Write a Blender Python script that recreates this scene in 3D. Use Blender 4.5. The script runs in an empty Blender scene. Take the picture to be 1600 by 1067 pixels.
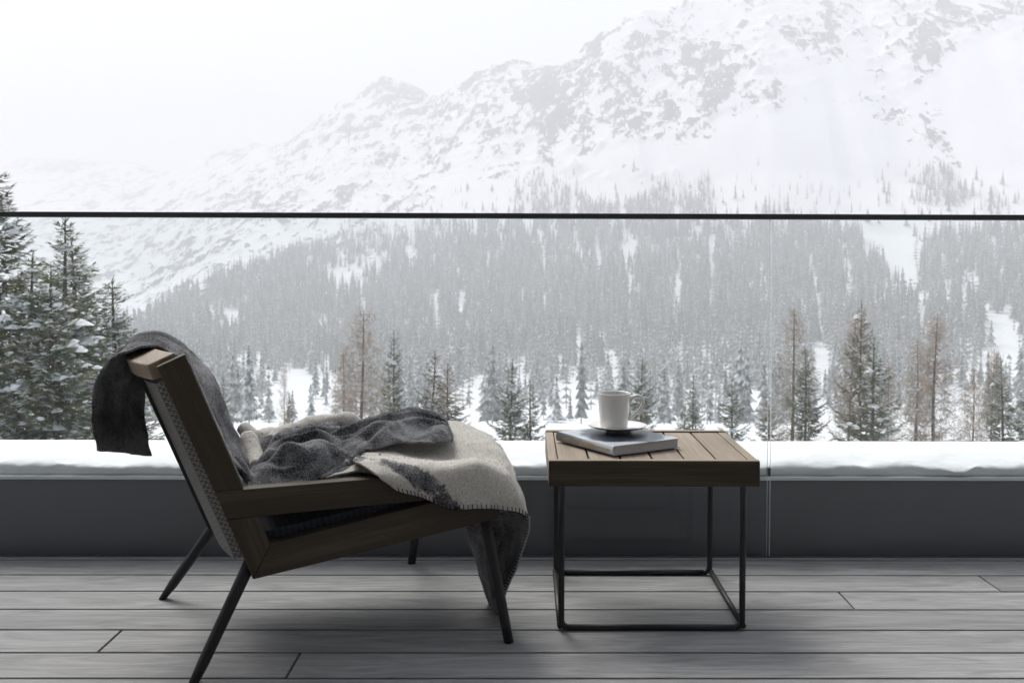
import bpy, bmesh, math, random
import numpy as np
from mathutils import Vector, Matrix, noise as mnoise

# ------------------------------------------------------------------ camera, world, sun
SC = bpy.context.scene
R = math.radians
W_IMG, H_IMG = 1600.0, 1067.0
F_PX = 35.0 / 36.0 * W_IMG
EYE = Vector((0, 0, 0.92))
_th, _ps, _ro = R(1.8), R(0.39), 0.003
FW = Vector((math.sin(_ps) * math.cos(_th), math.cos(_ps) * math.cos(_th), -math.sin(_th)))
_r0 = Vector((math.cos(_ps), -math.sin(_ps), 0)); _u0 = _r0.cross(FW)
RT = math.cos(_ro) * _r0 + math.sin(_ro) * _u0
UP = -math.sin(_ro) * _r0 + math.cos(_ro) * _u0
CX, CY = 832.447, 458.917                      # principal point of the shifted lens

cam_d = bpy.data.cameras.new('camera'); cam = bpy.data.objects.new('camera', cam_d)
SC.collection.objects.link(cam); SC.camera = cam
cam_d.lens = 35; cam_d.sensor_width = 36; cam_d.sensor_fit = 'HORIZONTAL'
cam_d.shift_x = -(CX - 800) / 1600; cam_d.shift_y = (CY - 533.5) / 1600
cam_d.clip_start = 0.05; cam_d.clip_end = 20000
m = Matrix.Identity(4)
for i in range(3):
    m[i][0], m[i][1], m[i][2], m[i][3] = RT[i], UP[i], -FW[i], EYE[i]
cam.matrix_world = m
cam_d.dof.use_dof = True; cam_d.dof.focus_distance = 2.6; cam_d.dof.aperture_fstop = 10

SUN_EL, SUN_ROT = R(48), R(-25)
wd = bpy.data.worlds.new('World'); SC.world = wd; wd.use_nodes = True
wn = wd.node_tree
sky = wn.nodes.new('ShaderNodeTexSky'); sky.sky_type = 'NISHITA'; sky.sun_disc = False
sky.sun_elevation = SUN_EL; sky.sun_rotation = SUN_ROT
sky.air_density = 1.0; sky.dust_density = 4.0; sky.ozone_density = 1.0; sky.altitude = 1500
hs = wn.nodes.new('ShaderNodeHueSaturation'); hs.inputs['Saturation'].default_value = 0.30
wn.links.new(sky.outputs[0], hs.inputs['Color'])
wn.links.new(hs.outputs[0], wn.nodes['Background'].inputs[0])
wn.nodes['Background'].inputs[1].default_value = 0.11

sun_d = bpy.data.lights.new('sun', 'SUN'); sun_d.energy = 3.2; sun_d.angle = R(30); sun_d.color = (1, 0.97, 0.93)
sun = bpy.data.objects.new('sun', sun_d); SC.collection.objects.link(sun)
sdir = Vector((math.sin(SUN_ROT) * math.cos(SUN_EL), math.cos(SUN_ROT) * math.cos(SUN_EL), math.sin(SUN_EL)))
sun.rotation_euler = sdir.to_track_quat('Z', 'Y').to_euler(); sun.location = sdir * 50

SC.view_settings.view_transform = 'Standard'; SC.view_settings.look = 'None'
SC.view_settings.exposure = 0.95; SC.view_settings.gamma = 1.0
SC.render.engine = 'CYCLES'
cy = SC.cycles
cy.use_denoising = True; cy.volume_bounces = 3; cy.max_bounces = 10; cy.diffuse_bounces = 4
cy.transparent_max_bounces = 24; cy.caustics_reflective = False; cy.caustics_refractive = False
try: cy.denoising_prefilter = 'ACCURATE'
except Exception: pass

rnd = random.Random(7)

# ------------------------------------------------------------------ helpers
def ray(px, py): return FW + RT * ((px - CX) / F_PX) - UP * ((py - CY) / F_PX)
def hit(px, py, p, n):
    d = ray(px, py); return EYE + d * ((Vector(p) - EYE).dot(n) / d.dot(n))
def on_z(px, py, z=0.0): return hit(px, py, (0, 0, z), Vector((0, 0, 1)))
def on_y(px, py, y): return hit(px, py, (0, y, 0), Vector((0, 1, 0)))
def project(p):
    v = Vector(p) - EYE; k = v.dot(FW)
    return CX + v.dot(RT) / k * F_PX, CY - v.dot(UP) / k * F_PX

def lerp(a, b, t): return a + (b - a) * t
def sstep(a, b, x):
    t = min(1, max(0, (x - a) / (b - a))); return t * t * (3 - 2 * t)

class MB:
    """collects shapes; build() links them as one mesh object"""
    def __init__(s): s.v = []; s.f = []; s.m = []; s.g = []; s.c = []
    def add(s, vs, fs, mat=0, grain=None, c=0.0):
        n = len(s.v); off = Vector((rnd.uniform(0, 50), rnd.uniform(0, 50), rnd.uniform(0, 50)))
        for p in vs:
            p = Vector(p); s.v.append(p)
            if grain:
                s.g.append(Vector((p.dot(grain[0]), p.dot(grain[1]), p.dot(grain[2]))) + off)
            else: s.g.append(p)
            s.c.append(c)
        for q in fs: s.f.append([n + i for i in q]); s.m.append(mat)
    def box(s, x0, x1, y0, y1, z0, z1, mat=0, axis=0, c=0.0):
        ax = [Vector((1, 0, 0)), Vector((0, 1, 0)), Vector((0, 0, 1))]
        gr = (ax[axis], ax[(axis + 1) % 3], ax[(axis + 2) % 3])
        s.add([(x, y, z) for z in (z0, z1) for y in (y0, y1) for x in (x0, x1)],
              [(0, 2, 3, 1), (4, 5, 7, 6), (0, 1, 5, 4), (2, 6, 7, 3), (0, 4, 6, 2), (1, 3, 7, 5)], mat, gr, c)
    def prism(s, poly, t0, t1, d, mat=0, c=0.0):
        """polygon in (s,z) extruded along t; grain along 2-d direction d"""
        n = len(poly); d = Vector((d[0], 0, d[1])).normalized(); e = Vector((-d.z, 0, d.x))
        vs = [(a, t0, b) for a, b in poly] + [(a, t1, b) for a, b in poly]
        fs = [tuple(range(n)), tuple(range(2 * n - 1, n - 1, -1))]
        fs += [(i, i + n, (i + 1) % n + n, (i + 1) % n) for i in range(n)]
        area = sum(poly[i][0] * poly[(i + 1) % n][1] - poly[(i + 1) % n][0] * poly[i][1] for i in range(n))
        if area < 0: fs = [q[::-1] for q in fs]
        s.add(vs, fs, mat, (d, e, Vector((0, 1, 0))), c)
    def tube(s, pts, rad, seg=12, mat=0, caps=True, c=0.0, closed=False):
        pts = [Vector(p) for p in pts]; n = len(pts)
        rs = rad if isinstance(rad, (list, tuple)) else [rad] * n
        vs = []; fs = []; ref = None
        for i, p in enumerate(pts):
            if closed: t = pts[(i + 1) % n] - pts[i - 1]
            else: t = pts[min(i + 1, n - 1)] - pts[max(i - 1, 0)]
            t.normalize()
            if ref is None:
                ref = Vector((0, 0, 1)) if abs(t.z) < 0.9 else Vector((1, 0, 0))
            a = t.cross(ref).normalized(); b = t.cross(a).normalized(); ref = -b if False else a.cross(t)
            for k in range(seg):
                an = 2 * math.pi * k / seg
                vs.append(p + (a * math.cos(an) + b * math.sin(an)) * rs[i])
        m_ = n if closed else n - 1
        for i in range(m_):
            j = (i + 1) % n
            for k in range(seg):
                k2 = (k + 1) % seg
                fs.append((i * seg + k, i * seg + k2, j * seg + k2, j * seg + k))
        if caps and not closed:
            fs.append(tuple(range(seg))[::-1]); fs.append(tuple((n - 1) * seg + k for k in range(seg)))
        s.add(vs, fs, mat, None, c)
    def lathe(s, prof, seg=48, mat=0, center=(0, 0, 0)):
        vs = []; fs = []; n = len(prof)
        for k in range(seg):
            a = 2 * math.pi * k / seg
            for r_, z in prof: vs.append((center[0] + r_ * math.cos(a), center[1] + r_ * math.sin(a), center[2] + z))
        for k in range(seg):
            k2 = (k + 1) % seg
            for i in range(n - 1): fs.append((k * n + i, k2 * n + i, k2 * n + i + 1, k * n + i + 1))
        s.add(vs, fs, mat)
    def grid(s, rows, mat=0, cs=None):
        nr, nc = len(rows), len(rows[0]); n0 = len(s.v)
        s.add([p for r_ in rows for p in r_],
              [(i * nc + j, i * nc + j + 1, (i + 1) * nc + j + 1, (i + 1) * nc + j) for i in range(nr - 1) for j in range(nc - 1)], mat)
        if cs:
            k = n0
            for r_ in cs:
                for c in r_: s.c[k] = c; k += 1
    def build(s, name, mats, parent=None, smooth=False, bevel=0.0):
        me = bpy.data.meshes.new(name)
        me.from_pydata([tuple(p) for p in s.v], [], s.f)
        for mt in (mats if isinstance(mats, (list, tuple)) else [mats]): me.materials.append(mt)
        me.polygons.foreach_set('material_index', s.m)
        a = me.attributes.new('grain', 'FLOAT_VECTOR', 'POINT')
        a.data.foreach_set('vector', [x for p in s.g for x in p])
        b = me.attributes.new('tone', 'FLOAT', 'POINT'); b.data.foreach_set('value', s.c)
        if smooth: me.polygons.foreach_set('use_smooth', [True] * len(s.f))
        me.update()
        o = bpy.data.objects.new(name, me); SC.collection.objects.link(o)
        if parent: o.parent = parent
        if bevel:
            md = o.modifiers.new('bevel', 'BEVEL'); md.width = bevel; md.segments = 2; md.limit_method = 'ANGLE'; md.angle_limit = R(40)
        return o

def tag(o, label=None, cat=None, group=None, kind=None):
    if label: o['label'] = label
    if cat: o['category'] = cat
    if group: o['group'] = group
    if kind: o['kind'] = kind
    return o
def empty(name, loc, rz=0.0):
    o = bpy.data.objects.new(name, None); SC.collection.objects.link(o)
    o.empty_display_size = 0.1; o.location = loc; o.rotation_euler = (0, 0, rz); return o
def copy_tree(o, parent=None):
    c = o.copy(); SC.collection.objects.link(c); c.parent = parent
    for ch in list(o.children): copy_tree(ch, c)
    return c

# ------------------------------------------------------------------ materials
class NT:
    def __init__(s, name):
        s.mat = bpy.data.materials.new(name); s.mat.use_nodes = True
        s.t = s.mat.node_tree; s.b = s.t.nodes['Principled BSDF']; s.out = s.t.nodes['Material Output']
    def n(s, typ, **kw):
        o = s.t.nodes.new('ShaderNode' + typ)
        for k, v in kw.items(): setattr(o, k, v)
        return o
    def l(s, a, b): s.t.links.new(a, b)
    def attr(s, name): return s.n('Attribute', attribute_name=name)
    def mapping(s, vec, scale=(1, 1, 1), loc=(0, 0, 0)):
        mp = s.n('Mapping'); mp.inputs['Scale'].default_value = scale; mp.inputs['Location'].default_value = loc
        s.l(vec, mp.inputs['Vector']); return mp.outputs[0]
    def noise(s, vec, scale, detail=4, rough=0.55, dist=0.0):
        o = s.n('TexNoise'); o.inputs['Scale'].default_value = scale; o.inputs['Detail'].default_value = detail
        o.inputs['Roughness'].default_value = rough; o.inputs['Distortion'].default_value = dist
        s.l(vec, o.inputs['Vector']); return o.outputs[0]
    def ramp(s, fac, stops, interp='LINEAR'):
        o = s.n('ValToRGB'); e = o.color_ramp.elements; o.color_ramp.interpolation = interp
        while len(e) < len(stops): e.new(0.5)
        for k, (p, c) in enumerate(stops):
            e[k].position = p; e[k].color = (c, c, c, 1) if isinstance(c, (int, float)) else (*c, 1)
        s.l(fac, o.inputs[0]); return o.outputs[0]
    def math(s, op, a, b=None, clamp=False):
        o = s.n('Math', operation=op, use_clamp=clamp)
        for k, x in enumerate((a, b)):
            if x is None: continue
            if isinstance(x, (int, float)): o.inputs[k].default_value = x
            else: s.l(x, o.inputs[k])
        return o.outputs[0]
    def mix(s, fac, a, b, blend='MIX'):
        o = s.n('Mix', data_type='RGBA', blend_type=blend)
        for sock, x in ((o.inputs[0], fac), (o.inputs[6], a), (o.inputs[7], b)):
            if isinstance(x, (int, float)): sock.default_value = x
            elif isinstance(x, tuple): sock.default_value = (*x, 1)
            else: s.l(x, sock)
        return o.outputs[2]
    def bump(s, h, strength=0.3, dist=0.002):
        o = s.n('Bump'); o.inputs['Strength'].default_value = strength; o.inputs['Distance'].default_value = dist
        s.l(h, o.inputs['Height']); s.l(o.outputs[0], s.b.inputs['Normal'])
    def set(s, **kw):
        for k, v in kw.items():
            i = s.b.inputs[k.replace('_', ' ')]
            if isinstance(v, (int, float)): i.default_value = v
            elif isinstance(v, tuple): i.default_value = (*v, 1)
            else: s.l(v, i)
        return s.mat

def wood(name, ca, cb, cc, rough=0.55, spec=0.35, fine=90, streak=14, bump=0.25, along=1.6, warp=0.6):
    t = NT(name); g = t.attr('grain').outputs['Vector']
    n1 = t.noise(t.mapping(g, (along, streak, streak)), 1.0, 6, 0.62, warp)
    n2 = t.noise(t.mapping(g, (5, fine * 3, fine * 3)), 1.0, 3, 0.6)
    col = t.ramp(n1, [(0.28, ca), (0.52, cb), (0.75, cc)])
    col = t.mix(t.ramp(n2, [(0.35, 0.55), (0.6, 0.0)]), col, ca, 'MIX')
    tone = t.attr('tone').outputs['Fac']
    hsv = t.n('HueSaturation'); t.l(t.math('ADD', tone, 1.0), hsv.inputs['Value']); t.l(col, hsv.inputs['Color'])
    t.bump(t.math('ADD', t.math('MULTIPLY', n2, 0.6), n1), bump, 0.0015)
    r_ = t.math('ADD', t.math('MULTIPLY', n1, 0.2), rough - 0.1)
    return t.set(Base_Color=hsv.outputs[0], Roughness=r_, Specular_IOR_Level=spec)

M = {}
M['deck'] = wood('deck_boards', (0.205, 0.201, 0.199), (0.325, 0.321, 0.320), (0.42, 0.415, 0.413), 0.7, 0.18, 90, 22, 0.5, 3.2, 1.6)
M['teak_shaded'] = wood('teak_shaded_sides', (0.036, 0.028, 0.018), (0.062, 0.049, 0.033), (0.10, 0.08, 0.056), 0.6, 0.22, 70, 18)  # shade on the camera-facing sides put into the teak colour
M['teak_lit'] = wood('teak_lit', (0.205, 0.158, 0.112), (0.335, 0.268, 0.200), (0.47, 0.392, 0.31), 0.6, 0.3, 70, 18)  # same teak, paler: light from the sky put into its colour

def plain(name, col, rough=0.5, metal=0.0, spec=0.5, var=0.12, scale=8.0, bump=0.0, bscale=300):
    t = NT(name); co = t.n('TexCoord').outputs['Object']
    n = t.noise(co, scale, 4)
    c = t.mix(n, tuple(x * (1 - var) for x in col), tuple(min(1, x * (1 + var)) for x in col))
    if bump: t.bump(t.noise(co, bscale, 2), bump, 0.001)
    return t.set(Base_Color=c, Roughness=rough, Metallic=metal, Specular_IOR_Level=spec)
M['metal'] = plain('dark_coated_steel', (0.014, 0.014, 0.016), 0.5, 0.0, 0.4, 0.1, 20, 0.1, 900)
M['rail'] = plain('rail_metal', (0.07, 0.071, 0.075), 0.45, 0.6, 0.5, 0.15, 3)
M['gap'] = plain('under_deck', (0.012, 0.012, 0.013), 0.9)
M['fascia'] = plain('fascia_panel', (0.15, 0.152, 0.165), 0.6, 0.0, 0.3, 0.1, 1.5, 0.06, 500)
M['coping'] = plain('frosted_coping', (0.86, 0.88, 0.90), 0.6, 0, 0.3, 0.08, 30)
M['wall'] = plain('house_wall', (0.13, 0.13, 0.13), 0.8, 0, 0.3, 0.1, 2)
M['ceiling'] = plain('roof_underside', (0.25, 0.25, 0.24), 0.8, 0, 0.3, 0.1, 2)
M['china'] = plain('white_china', (0.82, 0.80, 0.77), 0.22, 0, 0.5, 0.02, 20)
M['steel'] = plain('spoon_steel', (0.45, 0.44, 0.42), 0.22, 1.0, 0.5, 0.05, 60)
M['coffee'] = plain('coffee', (0.03, 0.015, 0.008), 0.1)

def snow_mat(name, col=(0.86, 0.88, 0.90), scale=14.0, bd=0.02):
    t = NT(name); co = t.n('TexCoord').outputs['Object']
    n = t.noise(co, scale, 6, 0.6)
    c = t.mix(n, tuple(x * 0.95 for x in col), col)
    t.bump(n, 0.35, bd); return t.set(Base_Color=c, Roughness=0.75, Specular_IOR_Level=0.2)
M['snow'] = snow_mat('snow')

def glass_mat():
    t = NT('balustrade_glass'); t.t.nodes.remove(t.b)
    tr = t.n('BsdfTransparent'); tr.inputs[0].default_value = (0.972, 0.984, 0.982, 1)
    gl = t.n('BsdfGlossy'); gl.inputs['Roughness'].default_value = 0.015
    fr = t.n('Fresnel'); fr.inputs[0].default_value = 1.4; gm = t.n('NewGeometry'); ff = t.math('MULTIPLY', fr.outputs[0], t.math('SUBTRACT', 1.0, gm.outputs['Backfacing']))
    mx = t.n('MixShader'); t.l(ff, mx.inputs[0]); t.l(tr.outputs[0], mx.inputs[1]); t.l(gl.outputs[0], mx.inputs[2])
    t.l(mx.outputs[0], t.out.inputs['Surface']); return t.mat
M['glass'] = glass_mat()
def edge_mat():
    t = NT('polished_glass_edge'); t.t.nodes.remove(t.b)
    tr = t.n('BsdfTransparent'); tr.inputs[0].default_value = (0.62, 0.70, 0.68, 1)
    gl = t.n('BsdfGlossy'); gl.inputs['Roughness'].default_value = 0.2
    df = t.n('BsdfTranslucent'); df.inputs[0].default_value = (0.88, 0.94, 0.92, 1)
    m1 = t.n('MixShader'); m1.inputs[0].default_value = 0.75; t.l(tr.outputs[0], m1.inputs[1]); t.l(df.outputs[0], m1.inputs[2])
    m2 = t.n('MixShader'); m2.inputs[0].default_value = 0.2; t.l(m1.outputs[0], m2.inputs[1]); t.l(gl.outputs[0], m2.inputs[2])
    t.l(m2.outputs[0], t.out.inputs['Surface']); return t.mat
M['edge'] = edge_mat()

def weave_mat():
    t = NT('woven_cord'); g = t.attr('grain').outputs['Vector']
    mp = t.mapping(g, (150, 150, 150))
    ck = t.n('TexChecker'); ck.inputs['Scale'].default_value = 1.0; t.l(mp, ck.inputs['Vector'])
    w1 = t.n('TexWave', bands_direction='X'); w1.inputs['Scale'].default_value = 0.5; t.l(mp, w1.inputs['Vector'])
    w2 = t.n('TexWave', bands_direction='Y'); w2.inputs['Scale'].default_value = 0.5; t.l(mp, w2.inputs['Vector'])
    h = t.n('Mix', data_type='FLOAT'); t.l(ck.outputs['Fac'], h.inputs[0]); t.l(w1.outputs['Fac'], h.inputs[2]); t.l(w2.outputs['Fac'], h.inputs[3])
    hh = h.outputs[0]
    c = t.ramp(hh, [(0.15, (0.04, 0.04, 0.042)), (0.5, (0.24, 0.235, 0.225)), (0.95, (0.55, 0.53, 0.50))])
    t.bump(hh, 0.9, 0.003); return t.set(Base_Color=c, Roughness=0.8, Specular_IOR_Level=0.2)
M['weave'] = weave_mat()
def seat_mat():
    t = NT('dark_seat_cord'); g = t.attr('grain').outputs['Vector']; w = t.n('TexWave', bands_direction='X'); w.inputs['Scale'].default_value = 22; w.inputs['Distortion'].default_value = .6; t.l(g, w.inputs['Vector'])
    t.bump(w.outputs['Fac'], .3, .002); return t.set(Base_Color=t.mix(w.outputs['Fac'], (.016, .022, .032), (.030, .040, .055)), Roughness=.9)
M['seat_weave'] = seat_mat()
M['cord'] = plain('cord', (0.40, 0.38, 0.35), 0.8, 0, 0.2, 0.2, 200)

def wool_mat():
    t = NT('wool_blanket'); g = t.attr('grain').outputs['Vector']; tone = t.attr('tone').outputs['Fac']
    nb = t.noise(g, 55, 6, 0.7); nf = t.noise(g, 260, 4, 0.75)
    nm = t.noise(g, 10, 5, 0.6)
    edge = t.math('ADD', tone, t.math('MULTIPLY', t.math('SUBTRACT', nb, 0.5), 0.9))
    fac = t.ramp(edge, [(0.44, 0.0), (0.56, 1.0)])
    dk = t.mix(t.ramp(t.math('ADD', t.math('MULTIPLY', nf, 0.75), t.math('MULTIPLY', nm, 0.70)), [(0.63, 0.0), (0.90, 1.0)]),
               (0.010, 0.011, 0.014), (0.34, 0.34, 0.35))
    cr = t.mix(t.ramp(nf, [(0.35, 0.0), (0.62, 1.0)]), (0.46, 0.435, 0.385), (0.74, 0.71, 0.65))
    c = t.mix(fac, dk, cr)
    t.bump(t.math('ADD', nf, t.math('MULTIPLY', nb, 0.5)), 0.7, 0.004)
    m_ = t.set(Base_Color=c, Roughness=0.95, Specular_IOR_Level=0.1)
    t.b.inputs['Sheen Weight'].default_value = 0.3; t.b.inputs['Sheen Roughness'].default_value = 0.4
    return m_
M['wool'] = wool_mat()
M['stitch_dark'] = plain('dark_stitch', (0.03, 0.03, 0.033), 0.9, 0, 0.1)
M['stitch_light'] = plain('light_stitch', (0.42, 0.42, 0.41), 0.9, 0, 0.1)

# ------------------------------------------------------------------ terrace
ZW = 3.085                                         # where the deck meets the glass
gaps_px = (1104, 1059, 1019, 983.5, 951.6, 923.4, 898, 875)
gaps = [on_z(822, y)[1] for y in gaps_px]
pitch = 0.1455
ys = [gaps[0] - pitch * k for k in range(24, 0, -1)] + gaps + [ZW + 0.004]
joints = {}
for (px, py, k) in ((1528, 898, 2), (1310, 924, 3), (189, 985, 5), (468, 1021, 6)):
    joints[k] = on_z(px, py)[0]
mb = MB(); nrow = len(ys) - 1
for i in range(nrow):
    a, b = ys[i] + 0.0042, ys[i + 1] - 0.0042
    k = nrow - 1 - i                                 # 0 = strip at the glass, 1 first full board
    xs = [-6.5]
    j = joints.get(k - 0)
    cuts = [j] if j is not None else [rnd.choice((-1, 1)) * rnd.uniform(2.4, 5.0)]
    if j is not None: cuts += [j - 4.2] if j > 0 else [j + 4.2]
    xs += sorted(c for c in cuts if -6.4 < c < 6.4) + [6.5]
    for q in range(len(xs) - 1):
        mb.box(xs[q] + 0.003, xs[q + 1] - 0.003, a, b, -0.025, 0.0, 0, 0, rnd.uniform(-0.09, 0.09))
tag(mb.build('deck', M['deck'], bevel=0.0016), 'grey weathered timber deck boards running along the terrace', kind='structure')
mb = MB(); mb.box(-6.6, 6.6, ys[0] - 0.1, 3.6, -0.30, -0.03); tag(mb.build('floor', M['gap']), kind='structure')

# parapet behind the glass, with coping and a bank of snow on it
ztop = on_y(800, 744, ZW + 0.03)[2]
root = empty('parapet', (0, ZW + 0.03, -0.2))
mb = MB()
xj = on_y(1203, 560, ZW)[0]
mb.box(-6.5, xj + 0.0005, 0.0, 0.62, -0.25, ztop + 0.2 - 0.012); mb.box(xj + 0.0045, 6.5, 0.0, 0.62, -0.25, ztop + 0.2 - 0.012)
mb.build('fascia', M['fascia'], root, bevel=0.002)
mb = MB(); mb.box(-6.5, 6.5, -0.004, 0.63, ztop + 0.2 - 0.0115, ztop + 0.2); mb.build('coping', M['coping'], root, bevel=0.002)
tag(root, 'low dark grey parapet with pale coping behind the glass balustrade', 'parapet')

mb = MB(); rows = []
nx = 900
prof = [(0.010, 0.0), (0.002, 0.012), (0.004, 0.026), (0.012, 0.034), (0.03, 0.040), (0.07, 0.046), (0.12, 0.05), (0.17, 0.052), (0.215, 0.053), (0.25, 0.050), (0.275, 0.040), (0.285, 0.02), (0.287, 0.0)]
for q, (py_, pz) in enumerate(prof):
    row = []
    for i in range(nx):
        x = -6.3 + 12.6 * i / (nx - 1)
        n1 = mnoise.fractal(Vector((x * 1.3, py_ * 2, 3.1)), 1.0, 2.0, 3); n2 = mnoise.fractal(Vector((x * 7, py_ * 14, 1.7)), 0.8, 2.0, 5)
        w_ = sstep(0, 0.03, pz)
        lump = 0.012 * max(0, mnoise.noise(Vector((x * 5.0, 0.2, 8)))) * sstep(0.15, 0.25, py_)
        row.append((x, ZW + 0.034 + py_ + ((0.010 * n1 + 0.010 * n2) * (0.3 + w_) + (.012 * w_ * max(-.4, n2))) * (1 if q < 5 else 0.5), ztop + 0.0005 + pz * (.93 + 0.18 * n1) + w_ * ((0.011 if q < 6 else .005) * n2 + lump)))
    rows.append(row)
mb.grid(rows); tag(mb.build('snow_bank', M['snow'], smooth=True), 'bank of fresh snow lying along the parapet outside the glass', 'snow', kind='stuff')

# glass panes, handrail
zr0, zr1 = on_y(800, 342, ZW)[2], on_y(800, 333.5, ZW)[2]
bal = empty('glass_balustrade', (0, ZW, 0.0))
tag(bal, 'frameless clear glass balustrade with a slim dark handrail, closing off the terrace', 'balustrade')
def pane(x0, x1):
    mb = MB(); y0, y1, z0, z1 = -0.006, 0.006, 0.004, zr0 + 0.004
    vs = [(x, y, z) for z in (z0, z1) for y in (y0, y1) for x in (x0, x1)]
    mb.add(vs, [(0, 1, 5, 4), (2, 6, 7, 3)], 0); mb.add(vs, [(0, 4, 6, 2), (1, 3, 7, 5), (0, 2, 3, 1), (4, 5, 7, 6)], 1)
    mb.build('pane', [M['glass'], M['edge']], bal)
pane(-6.0, xj - 0.0045)
pane(xj + 0.0045, 6.0)
mb = MB(); mb.box(-6.0, 6.0, -0.016, 0.016, zr0, zr1, 0, 0); mb.build('handrail', M['rail'], bal, bevel=0.002)
cz = on_y(1203, 736, ZW)[2]
mb = MB(); mb.box(xj - 0.004, xj + 0.004, -0.010, 0.014, cz - 0.014, cz + 0.012); mb.build('glass_clamp', M['rail'], bal, bevel=0.0015)

# the building the terrace belongs to: roof above, wall behind the camera
mb = MB(); mb.box(-6.5, 6.5, -1.6, 1.15, 2.62, 2.85); tag(mb.build('ceiling', M['ceiling']), kind='structure')
mb = MB(); mb.box(-6.5, 6.5, -1.9, -1.6, -0.3, 2.85); tag(mb.build('wall', M['wall']), kind='structure')

# ------------------------------------------------------------------ terrain
COLX = [-700, 0, 200, 400, 600, 800, 1000, 1200, 1400, 1600, 2300]
KN = {
 -700: [(300, 640), (450, 615), (600, 575), (1000, 500), (1600, 390), (2200, 300), (2700, 265)],
 0:    [(300, 640), (450, 612), (600, 570), (1000, 490), (1600, 385), (2200, 290), (2700, 252)],
 200:  [(300, 640), (450, 610), (600, 560), (720, 520), (1200, 440), (1800, 335), (2400, 268), (2700, 255)],
 400:  [(300, 640), (450, 602), (600, 552), (750, 485), (860, 440), (1100, 375), (1500, 300), (1900, 240), (2150, 224)],
 600:  [(300, 640), (450, 592), (600, 540), (800, 465), (1000, 385), (1300, 280), (1600, 178), (1780, 122)],
 800:  [(300, 640), (450, 586), (600, 525), (800, 438), (1000, 345), (1200, 240), (1400, 150), (1550, 98)],
 1000: [(300, 640), (450, 580), (600, 512), (800, 420), (920, 362), (1000, 305), (1200, 140), (1370, 22)],
 1200: [(300, 640), (450, 575), (600, 502), (800, 405), (900, 352), (1000, 265), (1200, 90), (1400, -30), (1500, -50)],
 1400: [(300, 640), (450, 572), (600, 495), (800, 412), (900, 366), (1000, 285), (1200, 95), (1400, -30), (1550, -40)],
 1600: [(300, 640), (450, 570), (600, 485), (800, 405), (900, 345), (1000, 262), (1200, 85), (1400, -30), (1600, -30)],
 2300: [(300, 640), (450, 565), (600, 480), (800, 400), (900, 340), (1000, 262), (1200, 90), (1400, -30), (1600, -30)],
}
def near_z(r): return -3.0 - 9.0 * sstep(4, 22, r) - 0.085 * max(0, r - 30) if r < 150 else -13.2 - 0.085 * 120
RS = [3, 6, 10, 15, 20, 26, 34, 44, 56, 70, 88, 110, 135, 165, 200, 240, 280] + list(np.arange(300, 850, 9)) + list(np.arange(850, 1650, 4.0)) + list(np.arange(1650, 2760, 14))
RS = np.array(RS, float)
AZS = np.concatenate([np.linspace(-78, -32, 40), np.linspace(-31.8, 31.8, 620), np.linspace(32, 78, 40)])
def az_to_px(az):
    return 822 + 1555.6 * math.tan(max(-1.2, min(1.2, az)))
ZN = {c: np.interp(RS, [20, 60, 150, 230] + [k[0] for k in v],
        [near_z(20), near_z(60), near_z(150), -37] + [0.92 + (410 - k[1]) / 1555.6 * k[0] for k in v]) for c, v in KN.items()}
ZARR = np.array([ZN[c] for c in COLX])                       # cols x rs
for i, c in enumerate(COLX):                                 # behind the skyline the ridge falls away
    last = KN[c][-1][0]; k = RS > last
    ZARR[i][k] = ZARR[i][k][0] - 0.35 * (RS[k] - last) if k.any() else ZARR[i][k]
ZARR[:, RS < 20] = np.array([near_z(r) for r in RS[RS < 20]])
def col_blend(px):
    px = max(COLX[0], min(COLX[-1] - 1e-3, px)); k = 0
    while px >= COLX[k + 1]: k += 1
    t = (px - COLX[k]) / (COLX[k + 1] - COLX[k]); t = t * t * (3 - 2 * t) * 0.5 + t * 0.5
    return k, t
BLOBS_SNOW = [(1240, 235, 150, 62, 1.0), (1340, 270, 90, 60, 1.0), (1540, 160, 85, 75, 1.0), (1590, 240, 80, 70, .8), (1180, 290, 60, 35, .9), (1010, 240, 90, 22, .35), (820, 300, 70, 22, .6), (1110, 30, 60, 40, .3), (1300, 110, 40, 40, .3)]
BLOBS_ROCK = [(100, 265, 60, 15, 1.0), (240, 270, 30, 8, .8), (345, 242, 25, 8, .8), (250, 400, 160, 80, .35), (430, 330, 120, 60, .5), (500, 200, 60, 30, .6), (620, 150, 60, 40, .6), (690, 130, 50, 25, .7), (1095, 130, 70, 60, 1.0), (1180, 150, 50, 28, .9), (1285, 60, 50, 40, .9), (1440, 80, 45, 45, 1.1), (1400, 185, 45, 50, .7), (1470, 205, 35, 55, .8), (1000, 70, 80, 45, .8), (880, 120, 90, 40, .7), (940, 160, 120, 40, .5), (830, 160, 60, 40, .6), (1090, 220, 45, 60, .6), (1520, 30, 120, 30, .8), (740, 190, 80, 60, .4), (620, 150, 40, 30, .5), (1130, 60, 90, 50, .5), (1570, 275, 20, 15, .8), (1480, 280, 50, 40, .5), (900, 220, 120, 60, .45), (560, 250, 160, 70, .25)]
def blob(px, py, lst):
    s = 0
    for x, y, a, b, w in lst:
        d = ((px - x) / a) ** 2 + ((py - y) / b) ** 2
        if d < 6: s += w * math.exp(-d * 1.1)
    return s
tv = []; rock = []; GZ = np.zeros((len(AZS), len(RS)))
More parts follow.
